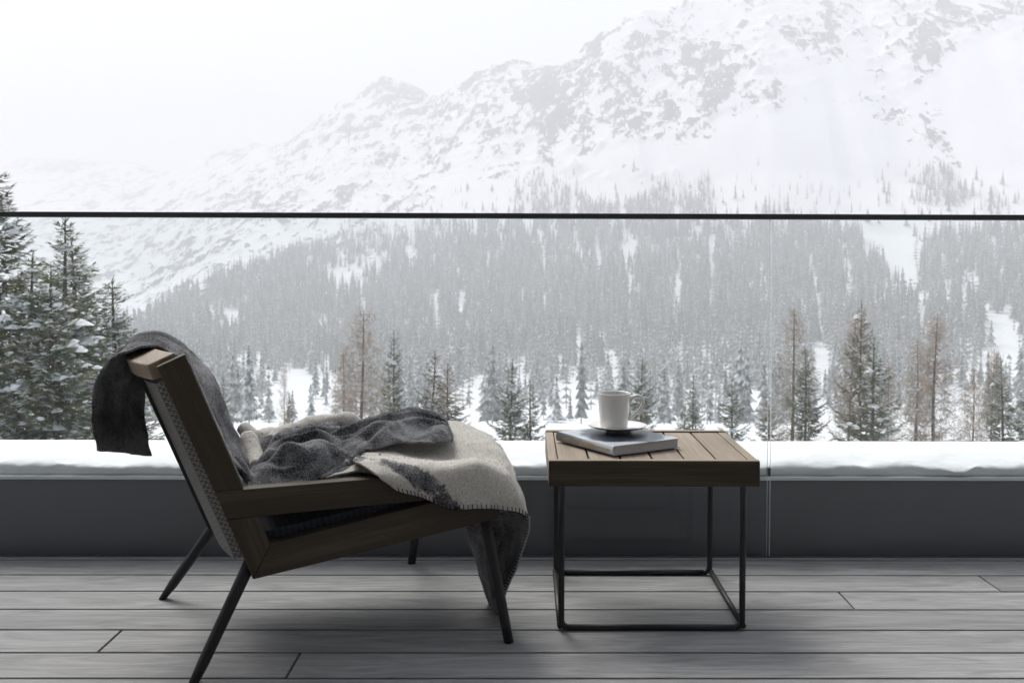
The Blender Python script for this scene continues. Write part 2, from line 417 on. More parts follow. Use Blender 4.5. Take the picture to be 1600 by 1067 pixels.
for i, azd in enumerate(AZS):
    az = R(azd); px = az_to_px(az); k, t = col_blend(px)
    zc = ZARR[k] * (1 - t) + ZARR[k + 1] * t; sa, ca = math.sin(az), math.cos(az)
    for j, r in enumerate(RS):
        x, y = r * sa, r * ca; z = zc[j]; rk = 0.0
        rr = r * math.cos(az) if abs(azd) < 50 else r * 0.64
        z = 0.92 + (z - 0.92) * (r * ca / r if abs(azd) < 50 else 0.64)
        if r > 250:
            p = Vector((x * 0.012, y * 0.012, z * 0.012))
            gul = 0
            amp = 2.0 + 10 * sstep(820, 1100, r)
            big = mnoise.fractal(Vector((x * 0.0055, y * 0.0055, 0.3)), 1.0, 2.0, 3)
            rid = mnoise.ridged_multi_fractal(p * 1.7, 1.0, 2.1, 5, 0.9, 2.0) if r > 780 else 0.0
            py = 410 - (z - 0.92) / (r * ca) * 1555.6 if abs(azd) < 50 else 300
            if r > 780:
                dens = 0.34 + 0.30 * blob(px, py, BLOBS_ROCK) - 0.75 * blob(px, py, BLOBS_SNOW)
                dens -= 0.25 * sstep(260, 340, py) * sstep(620, 760, px)
                rn = mnoise.fractal(Vector((x * 0.05, y * 0.05, z * 0.07)), 0.9, 2.1, 5)
                rk = dens + 0.16 * rn + 0.06 * (rid - 1.0)
                lift = sstep(0.25, 0.6, rk)
                z += amp * 0.35 * big + lift * (2.5 + 6.5 * abs(rn)) - 7 * max(0, mnoise.noise(Vector((azd * .55 + r * .004, r * .0016, 4)))) * sstep(900, 1050, r) + (rid - 1.0) * amp * 0.12 * sstep(0.1, 0.5, dens)
            else: z += amp * 0.6 * big
        tv.append((x, y, z)); rock.append(rk); GZ[i, j] = z
na, nr_ = len(AZS), len(RS)
tf = [(i * nr_ + j, (i + 1) * nr_ + j, (i + 1) * nr_ + j + 1, i * nr_ + j + 1) for i in range(na - 1) for j in range(nr_ - 1)]
me = bpy.data.meshes.new('terrain'); me.from_pydata(tv, [], tf)
a = me.attributes.new('rock', 'FLOAT', 'POINT'); a.data.foreach_set('value', rock)
me.polygons.foreach_set('use_smooth', [True] * len(tf)); me.update()
def terrain_mat():
    t = NT('snow_and_rock'); co = t.n('TexCoord').outputs['Object']; rk = t.attr('rock').outputs['Fac']
    rt_ = t.n('Mapping'); rt_.inputs['Rotation'].default_value = (0, R(28), 0); rt_.inputs['Scale'].default_value = (1.15, .45, .62); t.l(co, rt_.inputs['Vector']); sh = rt_.outputs[0]
    n1 = t.noise(sh, 0.085, 10, 0.73, 0.6); n2 = t.noise(sh, 0.35, 5, 0.7)
    v = t.math('ADD', rk, t.math('MULTIPLY', t.math('SUBTRACT', n1, 0.5), 2.0))
    n3 = t.noise(t.mapping(sh, (.7, .7, 1.0)), 0.022, 4, 0.6, 1.2)
    v = t.math('ADD', v, t.math('MULTIPLY', t.math('SUBTRACT', n3, 0.5), 1.5))
    v = t.math('ADD', v, t.math('MULTIPLY', t.math('SUBTRACT', n2, 0.5), 0.55))
    f = t.ramp(v, [(0.50, 0.0), (0.555, 1.0)])
    rc = t.mix(n2, (0.03, 0.029, 0.031), (0.10, 0.097, 0.10))
    sn = t.mix(n1, (0.80, 0.82, 0.85), (0.88, 0.89, 0.91))
    t.bump(n1, 0.5, 2.0)
    return t.set(Base_Color=t.mix(f, sn, rc), Roughness=0.85, Specular_IOR_Level=0.15)
me.materials.append(terrain_mat())
to = bpy.data.objects.new('terrain', me); SC.collection.objects.link(to)
tag(to, 'snowy valley rising to rocky snow covered mountains', kind='structure')
_azr = np.radians(AZS)
def ground(x, y):
    r = math.hypot(x, y); az = math.atan2(x, y)
    i = min(len(AZS) - 2, max(0, int(np.searchsorted(_azr, az)) - 1)); j = min(nr_ - 2, max(0, int(np.searchsorted(RS, r)) - 1))
    u = (az - _azr[i]) / (_azr[i + 1] - _azr[i]); v = (r - RS[j]) / (RS[j + 1] - RS[j])
    return (GZ[i, j] * (1 - u) + GZ[i + 1, j] * u) * (1 - v) + (GZ[i, j + 1] * (1 - u) + GZ[i + 1, j + 1] * u) * v

# ------------------------------------------------------------------ trees
def foliage_mat(name, ca, cb, cc):
    t = NT(name); tone = t.attr('tone').outputs['Fac']; co = t.n('TexCoord').outputs['Object']
    n = t.noise(co, 0.9, 3)
    f = t.math('ADD', t.math('MULTIPLY', tone, 0.7), t.math('MULTIPLY', n, 0.4), True)
    c = t.ramp(f, [(0.15, ca), (0.5, cb), (0.9, cc)])
    gm = t.n('NewGeometry'); sx = t.n('SeparateXYZ'); t.l(gm.outputs['Normal'], sx.inputs[0])
    f2 = t.math('MULTIPLY', t.ramp(sx.outputs[2], [(0.2, 0.0), (0.8, 1.0)]), t.ramp(t.noise(co, 2.2, 4), [(0.5, 0.0), (0.62, 0.75)]))
    c = t.mix(f2, c, (0.78, 0.80, 0.82))
    return t.set(Base_Color=c, Roughness=0.75, Specular_IOR_Level=0.2)
M['needles'] = foliage_mat('spruce_needles', (0.050, 0.088, 0.042), (0.098, 0.138, 0.060), (0.19, 0.175, 0.08))
M['needles_brown'] = foliage_mat('tired_needles', (0.075, 0.085, 0.042), (0.165, 0.135, 0.07), (0.31, 0.205, 0.10))
M['bark'] = plain('bark', (0.10, 0.075, 0.055), 0.9, 0, 0.1, 0.4, 4)
M['larch_bark'] = plain('larch_bark', (0.17, 0.128, 0.10), 0.9, 0, 0.1, 0.4, 4)
M['larch_twig'] = foliage_mat('larch_twigs', (0.24, 0.19, 0.15), (0.35, 0.275, 0.205), (0.47, 0.37, 0.26))
def flake_mat():
    t = NT('snowflake'); tl = t.n('BsdfTranslucent'); tl.inputs[0].default_value = (.95, .96, .97, 1)
    t.set(Base_Color=(.92, .93, .95), Roughness=.9)
    m_ = t.n('MixShader'); m_.inputs[0].default_value = .5; t.l(t.b.outputs[0], m_.inputs[1]); t.l(tl.outputs[0], m_.inputs[2]); t.l(m_.outputs[0], t.out.inputs['Surface']); return t.mat
M['flake'] = flake_mat()
M['treesnow'] = snow_mat('branch_snow', (0.84, 0.86, 0.88), 3.0, 0.05)

def twig(mb, p, d, L, wdt, up, tone, mat=0):
    """a spray: two narrow leaf-like blades folded along the twig"""
    d = d.normalized(); s = d.cross(up)
    if s.length < 1e-3: s = Vector((1, 0, 0))
    s.normalize(); u = s.cross(d)
    e = p + d * L; mid = p + d * L * 0.45
    mb.add([p, mid + s * wdt - u * wdt * 0.6, e, mid - s * wdt - u * wdt * 0.6, mid + u * wdt * 0.2],
           [(0, 1, 4), (1, 2, 4), (0, 4, 3), (4, 2, 3)], mat, None, tone)

def snow_lump(mb, p, rx, rz, rg, mat=1):
    vs = []; fs = []; n = 6
    ph = rg.uniform(0, 6)
    for k in range(n):
        a = 2 * math.pi * k / n + ph; q = rx * rg.uniform(0.7, 1.25)
        vs.append(p + Vector((math.cos(a) * q, math.sin(a) * q, -rz * rg.uniform(0.2, 0.9))))
    for k in range(n):
        a = 2 * math.pi * k / n + ph + 0.4; q = rx * 0.55 * rg.uniform(0.7, 1.2)
        vs.append(p + Vector((math.cos(a) * q, math.sin(a) * q, rz * rg.uniform(0.3, 0.6))))
    vs.append(p + Vector((0, 0, rz * 0.8)))
    for k in range(n):
        k2 = (k + 1) % n; fs += [(k, k2, n + k2, n + k), (n + k, n + k2, 2 * n)]
    fs.append(tuple(range(n))[::-1]); mb.add(vs, fs, mat)

def spruce_mesh(seed, h=12.0, rad=2.4, whorl=0.42, per=6, dens=1.0, snow=0.3, gappy=0.15, top_pow=0.85, brown=False):
    rg = random.Random(seed); tr = MB(); cr = MB()
    lean = Vector((rg.uniform(-.02, .02), rg.uniform(-.02, .02), 0))
    def axis(z): return Vector((lean.x * z + 0.03 * math.sin(z * .9 + seed), lean.y * z, z))
    zs = [h * k / 14 for k in range(15)]
    tr.tube([axis(z) for z in zs], [0.012 * h * (1 - z / h) ** 0.8 + 0.012 for z in zs], 8)
    z = h * 0.06
    while z < h - 0.25:
        q = z / h
        Lmax = rad * (1 - q) ** top_pow + 0.06
        Lmax *= rg.uniform(0.75, 1.15); n = max(3, int(per * (0.6 + 0.5 * (1 - q)))); ph = rg.uniform(0, 6.28)
        for k in range(n):
            if rg.random() < gappy * (1 - q * .5): continue
            a = ph + 6.283 * k / n + rg.uniform(-.3, .3); L = Lmax * rg.uniform(0.6, 1.18)
            out = Vector((math.cos(a), math.sin(a), 0)); rise = lerp(-0.32, 0.55, q ** 1.3) + rg.uniform(-.12, .12)
            droop = rg.uniform(0.12, 0.32) * (1 - q)
            p0 = axis(z); pts = []
            for i in range(6):
                u = i / 5; pts.append(p0 + out * L * u + Vector((0, 0, L * (rise * u - droop * math.sin(u * 2.4) + 0.22 * u * u))))
            cr.tube(pts, [0.018 * (1 - .8 * i / 5) * (0.5 + L / rad) for i in range(6)], 3, 2, False, 0.1)
            nt = max(7, int(L * 24 * dens)); tb = rg.uniform(0.1, 0.9)
            for i in range(nt):
                u = 0.12 + 0.88 * (i + rg.random()) / nt; f = u * 5; i0 = min(4, int(f)); p = pts[i0].lerp(pts[i0 + 1], f - i0)
                dirb = (pts[i0 + 1] - pts[i0]).normalized(); sd = 1 if i % 2 else -1
                side = dirb.cross(Vector((0, 0, 1))).normalized() * sd
                d = dirb * rg.uniform(0.5, 1.0) + side * rg.uniform(0.35, 1.0) + Vector((0, 0, rg.uniform(-.75, 0.15)))
                tl = (0.16 + 0.30 * (1 - u) * min(1, L)) * rg.uniform(0.7, 1.4)
                twig(cr, p, d, tl, tl * rg.uniform(0.10, 0.17), Vector((0, 0, 1)), min(1, max(0, tb + rg.uniform(-.3, .3))))
            twig(cr, pts[4], pts[5] - pts[3], 0.20 + .1 * L, 0.02, Vector((0, 0, 1)), tb)
            if rg.random() < snow and L > 0.3:
                for _ in range(rg.randint(1, 3)):
                    u = rg.uniform(0.35, 0.95); f = u * 5; i0 = min(4, int(f)); p = pts[i0].lerp(pts[i0 + 1], f - i0)
                    s_ = rg.uniform(0.04, 0.17) * (0.6 + 0.5 * L / rad) * (2.1 if rg.random() < .14 else 1)
                    snow_lump(cr, p + Vector((0, 0, 0.04)), s_ * 1.3, s_ * 0.6, rg)
        z += whorl * rg.uniform(0.7, 1.3) * (0.55 + 0.45 * (1 - q))
    for _ in range(6): twig(cr, axis(h - rg.uniform(0, .5)), Vector((rg.uniform(-.5, .5), rg.uniform(-.5, .5), 1)), 0.3, 0.018, Vector((1, 0, 0)), 0.4)
    nm = 'needles_brown' if brown else 'needles'
    return tr, cr, (M['bark'],), (M[nm], M['treesnow'], M['bark'])

def larch_mesh(seed, h=14.0, rad=2.0, whorl=0.4, per=5, snow=0.1):
    rg = random.Random(seed); tr = MB(); cr = MB()
    def axis(z): return Vector((0.05 * math.sin(z * .5 + seed), 0.05 * math.cos(z * .4), z))
    zs = [h * k / 16 for k in range(17)]
    tr.tube([axis(z) for z in zs], [0.010 * h * (1 - z / h) ** 0.9 + 0.014 for z in zs], 8)
    z = h * 0.1
    while z < h - 0.2:
        q = z / h; Lm = rad * (1 - q) ** 0.6 * rg.uniform(.7, 1.1) + .05; ph = rg.uniform(0, 6.28)
        for k in range(per):
            if rg.random() < 0.15: continue
            a = ph + 6.283 * k / per + rg.uniform(-.4, .4); L = Lm * rg.uniform(0.45, 1.15); out = Vector((math.cos(a), math.sin(a), 0))
            rise = lerp(-.1, .5, q) + rg.uniform(-.15, .15); pts = []
            for i in range(6):
                u = i / 5; pts.append(axis(z) + out * L * u + Vector((rg.uniform(-.03, .03), rg.uniform(-.03, .03), L * (rise * u - .18 * math.sin(u * 2.6) + .25 * u * u))))
            cr.tube(pts, [0.016 * (1 - .75 * i / 5) for i in range(6)], 3, 0, False, .3)
            for i in range(int(L * 17) + 4):
                u = rg.uniform(.15, 1); f = u * 5; i0 = min(4, int(f)); p = pts[i0].lerp(pts[i0 + 1], f - i0)
                d = (pts[i0 + 1] - pts[i0]).normalized() * .7 + Vector((rg.uniform(-.8, .8), rg.uniform(-.8, .8), rg.uniform(-1.1, .3)))
                twig(cr, p, d, rg.uniform(.2, .65), 0.014, Vector((0, 0, 1)), rg.random())
            if rg.random() < snow: snow_lump(cr, pts[3] + Vector((0, 0, .03)), .09, .04, rg)
        z += whorl * rg.uniform(.6, 1.3)
    return tr, cr, (M['larch_bark'],), (M['larch_twig'], M['treesnow'])

PROTO = {}
def proto(kind, seed, **kw):
    key = (kind, seed)
    if key not in PROTO:
        tr, cr, mt, mc = (spruce_mesh if kind == 'spruce' else larch_mesh)(seed, **kw)
        a = tr.build('trunk', list(mt), smooth=True); b = cr.build('crown', list(mc))
        PROTO[key] = (a, b, kw.get('h', 12.0 if kind == 'spruce' else 14.0)); a['_t'] = 1
        for o in (a, b): SC.collection.objects.unlink(o)
    return PROTO[key]
def plant(kind, seed, px, py, D, label, wide=1.0, rot=None, group=None, **kw):
    a, b, h0 = proto(kind, seed, **kw)
    top = on_y(px, py, D); zg = ground(top.x, top.y); h = top.z - zg + 0.25; s = h / h0
    root = empty(kind + '_tree', (top.x, top.y, zg - 0.25), rnd.uniform(0, 6.28) if rot is None else rot)
    root.scale = (s * wide, s * wide, s)
    root.rotation_euler.x = R(rnd.uniform(-2, 2)); root.rotation_euler.y = R(rnd.uniform(-2, 2)) if px > 250 else 0
    for src in (a, b):
        c = src.copy(); SC.collection.objects.link(c); c.parent = root
    tag(root, label, 'tree', group)

BIG = dict(h=15.0, rad=4.0, whorl=0.31, per=8, dens=1.25, snow=0.8, gappy=0.24, top_pow=0.9)
BIG2 = dict(h=15.0, rad=3.7, whorl=0.34, per=7, dens=1.1, snow=0.7, gappy=0.28, top_pow=0.9)
MID = dict(h=10.0, rad=2.9, whorl=0.34, per=6, dens=1.2, snow=0.45, gappy=0.12)
MID2 = dict(h=10.0, rad=2.4, whorl=0.36, per=6, dens=1.2, snow=0.25, gappy=0.2)
BRN = dict(h=10.0, rad=2.8, whorl=0.34, per=6, dens=1.2, snow=0.25, gappy=0.15, brown=True)
LAR = dict(h=14.0, rad=3.2, whorl=0.30, per=7)
LAR2 = dict(h=14.0, rad=2.4, whorl=0.34, per=6)
T = [
 ('spruce', 1, 12, 262, 27, 'tallest dark green spruce, its tip above the handrail at the photo edge', 1.2, BIG),
 ('spruce', 2, 86, 340, 29, 'broad snow clumped spruce whose tip just reaches the handrail', 1.2, BIG2),
 ('spruce', 3, 122, 372, 32, 'spruce with open bare tip leaning against the broad snow clumped spruce', 1.45, BIG2),
 ('spruce', 1, 60, 420, 25, 'low full spruce in front of the tallest spruces, loaded with snow', 1.3, BIG),
 ('spruce', 2, 146, 478, 30, 'bushy snow laden spruce filling the gap beside the thin young spruce', 1.5, BIG2),
 ('spruce', 4, 26, 395, 25, 'dense spruce low at the photo edge, under the tip of the tallest spruce', 1.3, BIG2),
 ('spruce', 4, 181, 436, 33, 'thin young spruce alone beside the hanging end of the blanket', 1.35, BIG2),
 ('spruce', 2, 205, 585, 30, 'small snowy spruce seen under the chair back crest', 1.0, BIG2),
 ('larch', 11, 563, 486, 48, 'tall bare beige larch behind the dark fold of the blanket', 1.15, LAR),
 ('larch', 12, 538, 545, 52, 'thin bare larch close to the tall beige larch, shorter', 1.0, LAR2),
 ('spruce', 5, 617, 520, 50, 'slender half bare spruce right next to the tall beige larch', 0.75, MID2),
 ('spruce', 6, 664, 552, 49, 'yellowish green spruce above the dark peak of the blanket', 1.05, BRN),
 ('spruce', 7, 702, 572, 52, 'brownish wide spruce above the cream end of the blanket', 1.2, BRN),
 ('spruce', 8, 793, 565, 50, 'dark pointed spruce standing between blanket and side table', 0.95, MID),
 ('spruce', 5, 830, 596, 49, 'shorter snowy spruce touching the dark pointed spruce left of the table', 1.0, MID2),
 ('spruce', 8, 1003, 561, 55, 'green spruce directly behind the coffee cup handle', 0.95, MID),
 ('spruce', 5, 1083, 590, 57, 'narrow dark spruce above the right part of the table', 0.85, MID2),
 ('spruce', 6, 1066, 628, 60, 'small dull spruce at the foot of the narrow dark spruce behind the table', 1.0, BRN),
 ('spruce', 9, 1143, 593, 54, 'compact green spruce between table corner and glass joint', 1.0, MID),
 ('larch', 12, 1236, 480, 52, 'tall thin larch with rusty trunk just right of the glass joint', 1.1, LAR2),
 ('spruce', 10, 1263, 545, 50, 'dense dark green spruce beside the rusty larch', 0.85, MID),
 ('larch', 11, 1321, 492, 54, 'grey brown larch pressed against the tallest orange tipped spruce', 0.9, LAR),
 ('spruce', 13, 1345, 474, 52, 'tallest spruce of the group, orange tipped with open crown', 0.72, BRN),
 ('spruce', 9, 1362, 530, 49, 'wide green spruce under the orange tipped one', 1.05, MID),
 ('larch', 13, 1462, 490, 50, 'tall bare larch with straight dark trunk and wide fine twigs', 1.2, LAR),
 ('larch', 12, 1432, 530, 56, 'faint bare larch just left of the straight trunked one', 1.2, LAR2),
 ('larch', 11, 1520, 575, 54, 'short broad larch with brown core right of the straight trunked one', 1.0, LAR),
 ('larch', 13, 1551, 545, 50, 'thin larch trunk beside the last dark spruce', 0.8, LAR2),
 ('spruce', 5, 1574, 565, 49, 'dark spruce with orange core, second from the photo edge', 0.95, MID2),
 ('spruce', 10, 1601, 588, 47, 'dense dark spruce cut off by the photo edge, last to the right beyond the larches', 1.0, MID),
 ('spruce', 7, 1205, 610, 58, 'snow covered bushy spruce right at the glass joint', 1.1, BRN),
 ('spruce', 6, 1430, 665, 60, 'tiny dark spruce tip just above the snow bank', 0.6, MID2),
 ('larch', 12, 447, 575, 70, 'spindly bare larch standing in the white clearing', 0.7, LAR2),
 ('spruce', 13, 449, 622, 58, 'small rusty spruce above the cream tube fold of the blanket', 0.55, BRN),
 ('larch', 13, 1390, 560, 60, 'bare larch between the green spruce and the straight trunked larch', 0.9, LAR2),
 ('spruce', 5, 350, 585, 75, 'slim greyish spruce seen just right of the chair back', 0.8, MID2),
]
for kind, seed, px, py, D, label, wide, kw in T: plant(kind, seed, px, py, D, label, wide, group='trees below the terrace', **kw)

# far forest: one mass of small conifers and bare larches
def far_tree(seed, bare):
    rg = random.Random(seed); vs = []; fs = []
    def star(z0, z1, r_, n, r_in):
        b = len(vs); ph = rg.uniform(0, 6)
        for k in range(2 * n):
            a = ph + math.pi * k / n; q = r_ * rg.uniform(.8, 1.15) if k % 2 == 0 else r_ * r_in
            vs.append((q * math.cos(a), q * math.sin(a), z0 + rg.uniform(-.015, .015) + (0.02 if k % 2 else 0)))
        vs.append((0, 0, z1))
        for k in range(2 * n): fs.append((b + k, b + (k + 1) % (2 * n), b + 2 * n))
    # trunk
    b = len(vs); tr = 0.009 if not bare else 0.011
    for k in range(3): a = 2.1 * k; vs.append((tr * math.cos(a), tr * math.sin(a), -0.03))
    vs.append((0, 0, 1.0)); fs += [(b, b + 1, b + 3), (b + 1, b + 2, b + 3), (b + 2, b, b + 3)]
    nt = 8 if not bare else 7
    for i in range(nt):
        q = i / nt; z0 = 0.10 + 0.86 * q; r_ = (0.15 if not bare else 0.13) * (1 - q) ** (0.9 if not bare else 0.6) + 0.012
        r_ *= rg.uniform(.6, 1.35)
        star(z0 - r_ * .25, z0 + 0.17 * (1 - q * .4) if not bare else z0 + 0.05, r_, 5 if not bare else 4, 0.45 if not bare else 0.12)
    tri = []
    for f in fs: tri.append(f)
    return np.array(vs), np.array(tri)
VAR = [far_tree(100 + k, False) for k in range(6)] + [far_tree(200 + k, True) for k in range(4)]
POLY = [(215, 515), (260, 480), (330, 447), (395, 420), (450, 398), (520, 372), (580, 358), (640, 348), (700, 350), (760, 345), (810, 325), (850, 302), (900, 292), (935, 318), (960, 330), (1000, 310), (1040, 296), (1085, 305), (1110, 340), (1160, 352), (1230, 350), (1300, 352), (1345, 372), (1390, 430), (1420, 445), (1450, 385), (1480, 365), (1530, 362), (1600, 358), (2100, 350), (2100, 700), (-600, 700), (-600, 560), (100, 545)]
PATCH = [(850, 300, 60, 28), (1050, 305, 55, 25), (1460, 285, 42, 28), (1480, 310, 60, 20), (1200, 330, 30, 10), (1110, 300, 25, 30), (990, 330, 50, 14), (1560, 320, 30, 20)]
HOLES = [(1060, 440, 6, 42), (1112, 400, 5, 55), (1088, 360, 14, 8), (545, 424, 46, 12), (585, 402, 30, 10), (352, 490, 30, 10), (985, 385, 18, 14), (1410, 400, 26, 50), (1380, 372, 40, 22), (470, 600, 85, 26), (390, 560, 60, 14), (1570, 560, 70, 22), (1570, 520, 20, 40), (1545, 500, 12, 30), (820, 570, 10, 30), (640, 395, 14, 16), (1280, 560, 22, 26), (1180, 620, 40, 16), (900, 610, 40, 18), (740, 620, 30, 20), (1500, 620, 40, 16), (960, 560, 10, 30), (875, 575, 8, 24), (1440, 470, 8, 26)]
def inpoly(x, y, P):
    c = False; j = len(P) - 1
    for i in range(len(P)):
        if (P[i][1] > y) != (P[j][1] > y) and x < (P[j][0] - P[i][0]) * (y - P[i][1]) / (P[j][1] - P[i][1]) + P[i][0]: c = not c
        j = i
    return c
rg = random.Random(5); V = []; Fc = []; TN = []; SNW = []; nv = 0; count = 0
for _ in range(75000):
    r = math.sqrt(rg.uniform(175 ** 2, 1120 ** 2)); az = R(rg.uniform(-38, 40))
    x, y = r * math.sin(az), r * math.cos(az); z = ground(x, y); px, py = project((x, y, z))
    ok = inpoly(px, py, POLY) and rg.random() < ((0.66 if r > 430 else .42 if r > 320 else 0.14) * (1 + .9 * mnoise.noise(Vector((x * .03, y * .03, 4)))))
    if not ok:
        ok = any(((px - a) / c) ** 2 + ((py - b) / d) ** 2 < rg.uniform(.2, 1.1) for a, b, c, d in PATCH) and rg.random() < .6
        if not ok and py > 240 and r > 800 and px > 500: ok = rg.random() < 0.05 * sstep(240, 330, py)
    if not ok: continue
    ch = mnoise.noise(Vector((math.degrees(az) * 1.9 + r * .002, r * .0035, 2))) + .35 * mnoise.noise(Vector((math.degrees(az) * 6, r * .01, 5)))
    if ch > .30 and rg.random() < .85: continue
    hgt = rg.uniform(9, 20) * (1 - 0.45 * sstep(850, 1100, r)) * (1.0 if r > 400 else .85)
    if rg.random() < .2: hgt *= .6
    pm = py - hgt / r * 778
    if any(min(((px - a) / c) ** 2 + ((q_ - b - 4) / d) ** 2 for q_ in (py, pm)) < rg.uniform(.2, 1.5) for a, b, c, d in HOLES): continue
    bare = rg.random() < (0.35 if mnoise.noise(Vector((x * .01, y * .01, 9))) < .1 else .6)
    vs, fs = VAR[rg.randrange(6, 10) if bare else rg.randrange(6)]
    a = rg.uniform(0, 6.28); ca, sa = math.cos(a), math.sin(a); wd_ = hgt * rg.uniform(.6, 1.25)
    P = np.empty_like(vs); P[:, 0] = (vs[:, 0] * ca - vs[:, 1] * sa) * wd_ + x; P[:, 1] = (vs[:, 0] * sa + vs[:, 1] * ca) * wd_ + y; P[:, 2] = vs[:, 2] * hgt + z
    V.append(P); Fc.append(fs + nv); TN.append(np.full(len(vs), rg.random() * .5 + (.5 if bare else 0))); SNW.append(np.full(len(vs), rg.uniform(.15, 1.0) if r > 450 else rg.uniform(.45, 1.3))); nv += len(vs); count += 1
V = np.concatenate(V); Fc = np.concatenate(Fc); TN = np.concatenate(TN); SNW = np.concatenate(SNW)
print('far trees', count, 'tris', len(Fc))
me = bpy.data.meshes.new('forest'); me.vertices.add(len(V)); me.vertices.foreach_set('co', V.astype(np.float32).ravel())
me.loops.add(len(Fc) * 3); me.loops.foreach_set('vertex_index', Fc.astype(np.int32).ravel())
me.polygons.add(len(Fc)); me.polygons.foreach_set('loop_start', np.arange(0, len(Fc) * 3, 3, dtype=np.int32))
me.polygons.foreach_set('loop_total', np.full(len(Fc), 3, dtype=np.int32))
a = me.attributes.new('tone', 'FLOAT', 'POINT'); a.data.foreach_set('value', TN.astype(np.float32))
a = me.attributes.new('snowy', 'FLOAT', 'POINT'); a.data.foreach_set('value', SNW.astype(np.float32)); me.update(); me.validate()
def forest_mat():
    t = NT('far_conifers'); tone = t.attr('tone').outputs['Fac']; co = t.n('TexCoord').outputs['Object']; n = t.noise(co, 0.9, 4)
    c = t.ramp(tone, [(0.0, (0.045, 0.058, 0.05)), (0.48, (0.075, 0.085, 0.07)), (0.52, (0.13, 0.112, 0.095)), (1.0, (0.21, 0.185, 0.16))])
    nz = t.n('SeparateXYZ'); gm = t.n('NewGeometry'); t.l(gm.outputs['Normal'], nz.inputs[0])
    f = t.math('MULTIPLY', t.ramp(nz.outputs[2], [(0.15, 0.0), (0.6, 1.0)]), t.ramp(n, [(0.40, 0.0), (0.60, 0.8)]))
    f = t.math('MULTIPLY', f, t.attr('snowy').outputs['Fac'], True)
    return t.set(Base_Color=t.mix(f, c, (0.75, 0.77, 0.8)), Roughness=0.85, Specular_IOR_Level=0.1)
me.materials.append(forest_mat())
fo = bpy.data.objects.new('forest', me); SC.collection.objects.link(fo)
tag(fo, 'grey hazy conifer forest covering the far mountain slope', 'forest', kind='stuff')

# ------------------------------------------------------------------ lounge chair
ANG = R(22); DS = Vector((math.cos(ANG), math.sin(ANG), 0)); DT = Vector((-math.sin(ANG), math.cos(ANG), 0))
ORG = on_z(303, 1067)
def cp(px, py, t): return hit(px, py, ORG + DT * t, DT)                # pixel -> point on the chair's lengthwise plane at t
def loc(p): r_ = Vector(p) - ORG; return Vector((r_.dot(DS), r_.dot(DT), r_.z))
TW = 0.58                                                             # chair width
chair = empty('lounge_chair', ORG, ANG)
tag(chair, 'low teak lounge chair with woven back and dark splayed legs, half covered by a blanket', 'chair')
for t0, t1 in ((0.0, 0.036), (TW - 0.036, TW)):
    mb = MB(); mb.prism([(-0.070, 0.694), (-0.013, 0.720), (0.1075, 0.4175), (0.0455, 0.4175)], t0, t1, (-0.4, 0.9), 0, 0.0)
    mb.build('back_post', M['teak_shaded'], chair, bevel=0.0018)
    mb = MB(); mb.prism([(0.0459, 0.4168), (0.705, 0.4175), (0.711, 0.356), (0.0716, 0.3535)], t0, t1, (1, 0))
    mb.build('seat_rail', M['teak_shaded'], chair, bevel=0.0018)
    mb = MB(); mb.prism([(0.072, 0.3528), (0.139, 0.353), (0.164, 0.289), (0.126, 0.214)], t0, t1, (0.35, -0.9)); mb.build('rear_brace', M['teak_shaded'], chair, bevel=0.0015)
    mb = MB(); mb.prism([(0.1647, 0.2886), (0.126 + 0.0009, 0.2135), (0.712, 0.2945), (0.7115, 0.3545), (0.575, 0.3545)], t0, t1, (1, 0.14))
    mb.build('lower_rail', M['teak_shaded'], chair, bevel=0.0015)
# crest: a bowed board from post to post
mb = MB(); tops = []; nseg = 24
outer = []; inner = []
for i in range(nseg + 1):
    t = lerp(0.0366, TW - 0.0366, i / nseg); u = t / TW
    bow = 0.062 * (1 - abs(2 * u - 1) ** 2.6)
    outer.append((-0.070 - bow, t)); inner.append((-0.0135 - bow, t))
slope = (0.720 - 0.694) / (0.057)
vs = []; fs = []
for (so, t), (si, _) in zip(outer, inner):
    for s_, dz in ((so, 0.0), (si, 0.0), (si, -0.034), (so, -0.034)):
        vs.append((s_ + (0.012 if dz else 0), t, 0.694 + (s_ - so + 0.0) * slope + dz + 0.0015))
for i in range(nseg):
    for k in range(4): fs.append((i * 4 + k, i * 4 + (k + 1) % 4, (i + 1) * 4 + (k + 1) % 4, (i + 1) * 4 + k))
fs += [(0, 3, 2, 1), (nseg * 4, nseg * 4 + 1, nseg * 4 + 2, nseg * 4 + 3)]
mb.add(vs, fs, 0, (Vector((0, 1, 0)), Vector((1, 0, 0)), Vector((0, 0, 1))))
mb.build('crest_rail', M['teak_lit'], chair, bevel=0.003)
# woven back and seat
def panel(p0, p1, th, t0, t1, bow=0.0):
    a = Vector((p0[0], 0, p0[1])); b = Vector((p1[0], 0, p1[1])); d = (b - a).normalized(); n = Vector((d.z, 0, -d.x))
    mb = MB(); rows = []
    k = 14; vs = []; fs = []
    for i in range(k + 1):
        u = i / k; off = n * (-bow * (1 - (2 * u - 1) ** 2))
        for p, o in ((a, 0), (b, 0), (b, th), (a, th)): vs.append(p + off + n * o + Vector((0, lerp(t0, t1, u), 0)))
    for i in range(k):
        for q in range(4): fs.append((i * 4 + q, i * 4 + (q + 1) % 4, (i + 1) * 4 + (q + 1) % 4, (i + 1) * 4 + q))
    fs += [(0, 3, 2, 1), tuple(k * 4 + q for q in range(4))]
    mb.add(vs, fs, 0, (d, Vector((0, 1, 0)), n)); return mb
panel((-0.046, 0.665), (0.118, 0.262), 0.028, 0.037, TW - 0.037, -0.024).build('woven_back', M['weave'], chair); woven_back = bpy.context.scene.objects['woven_back']
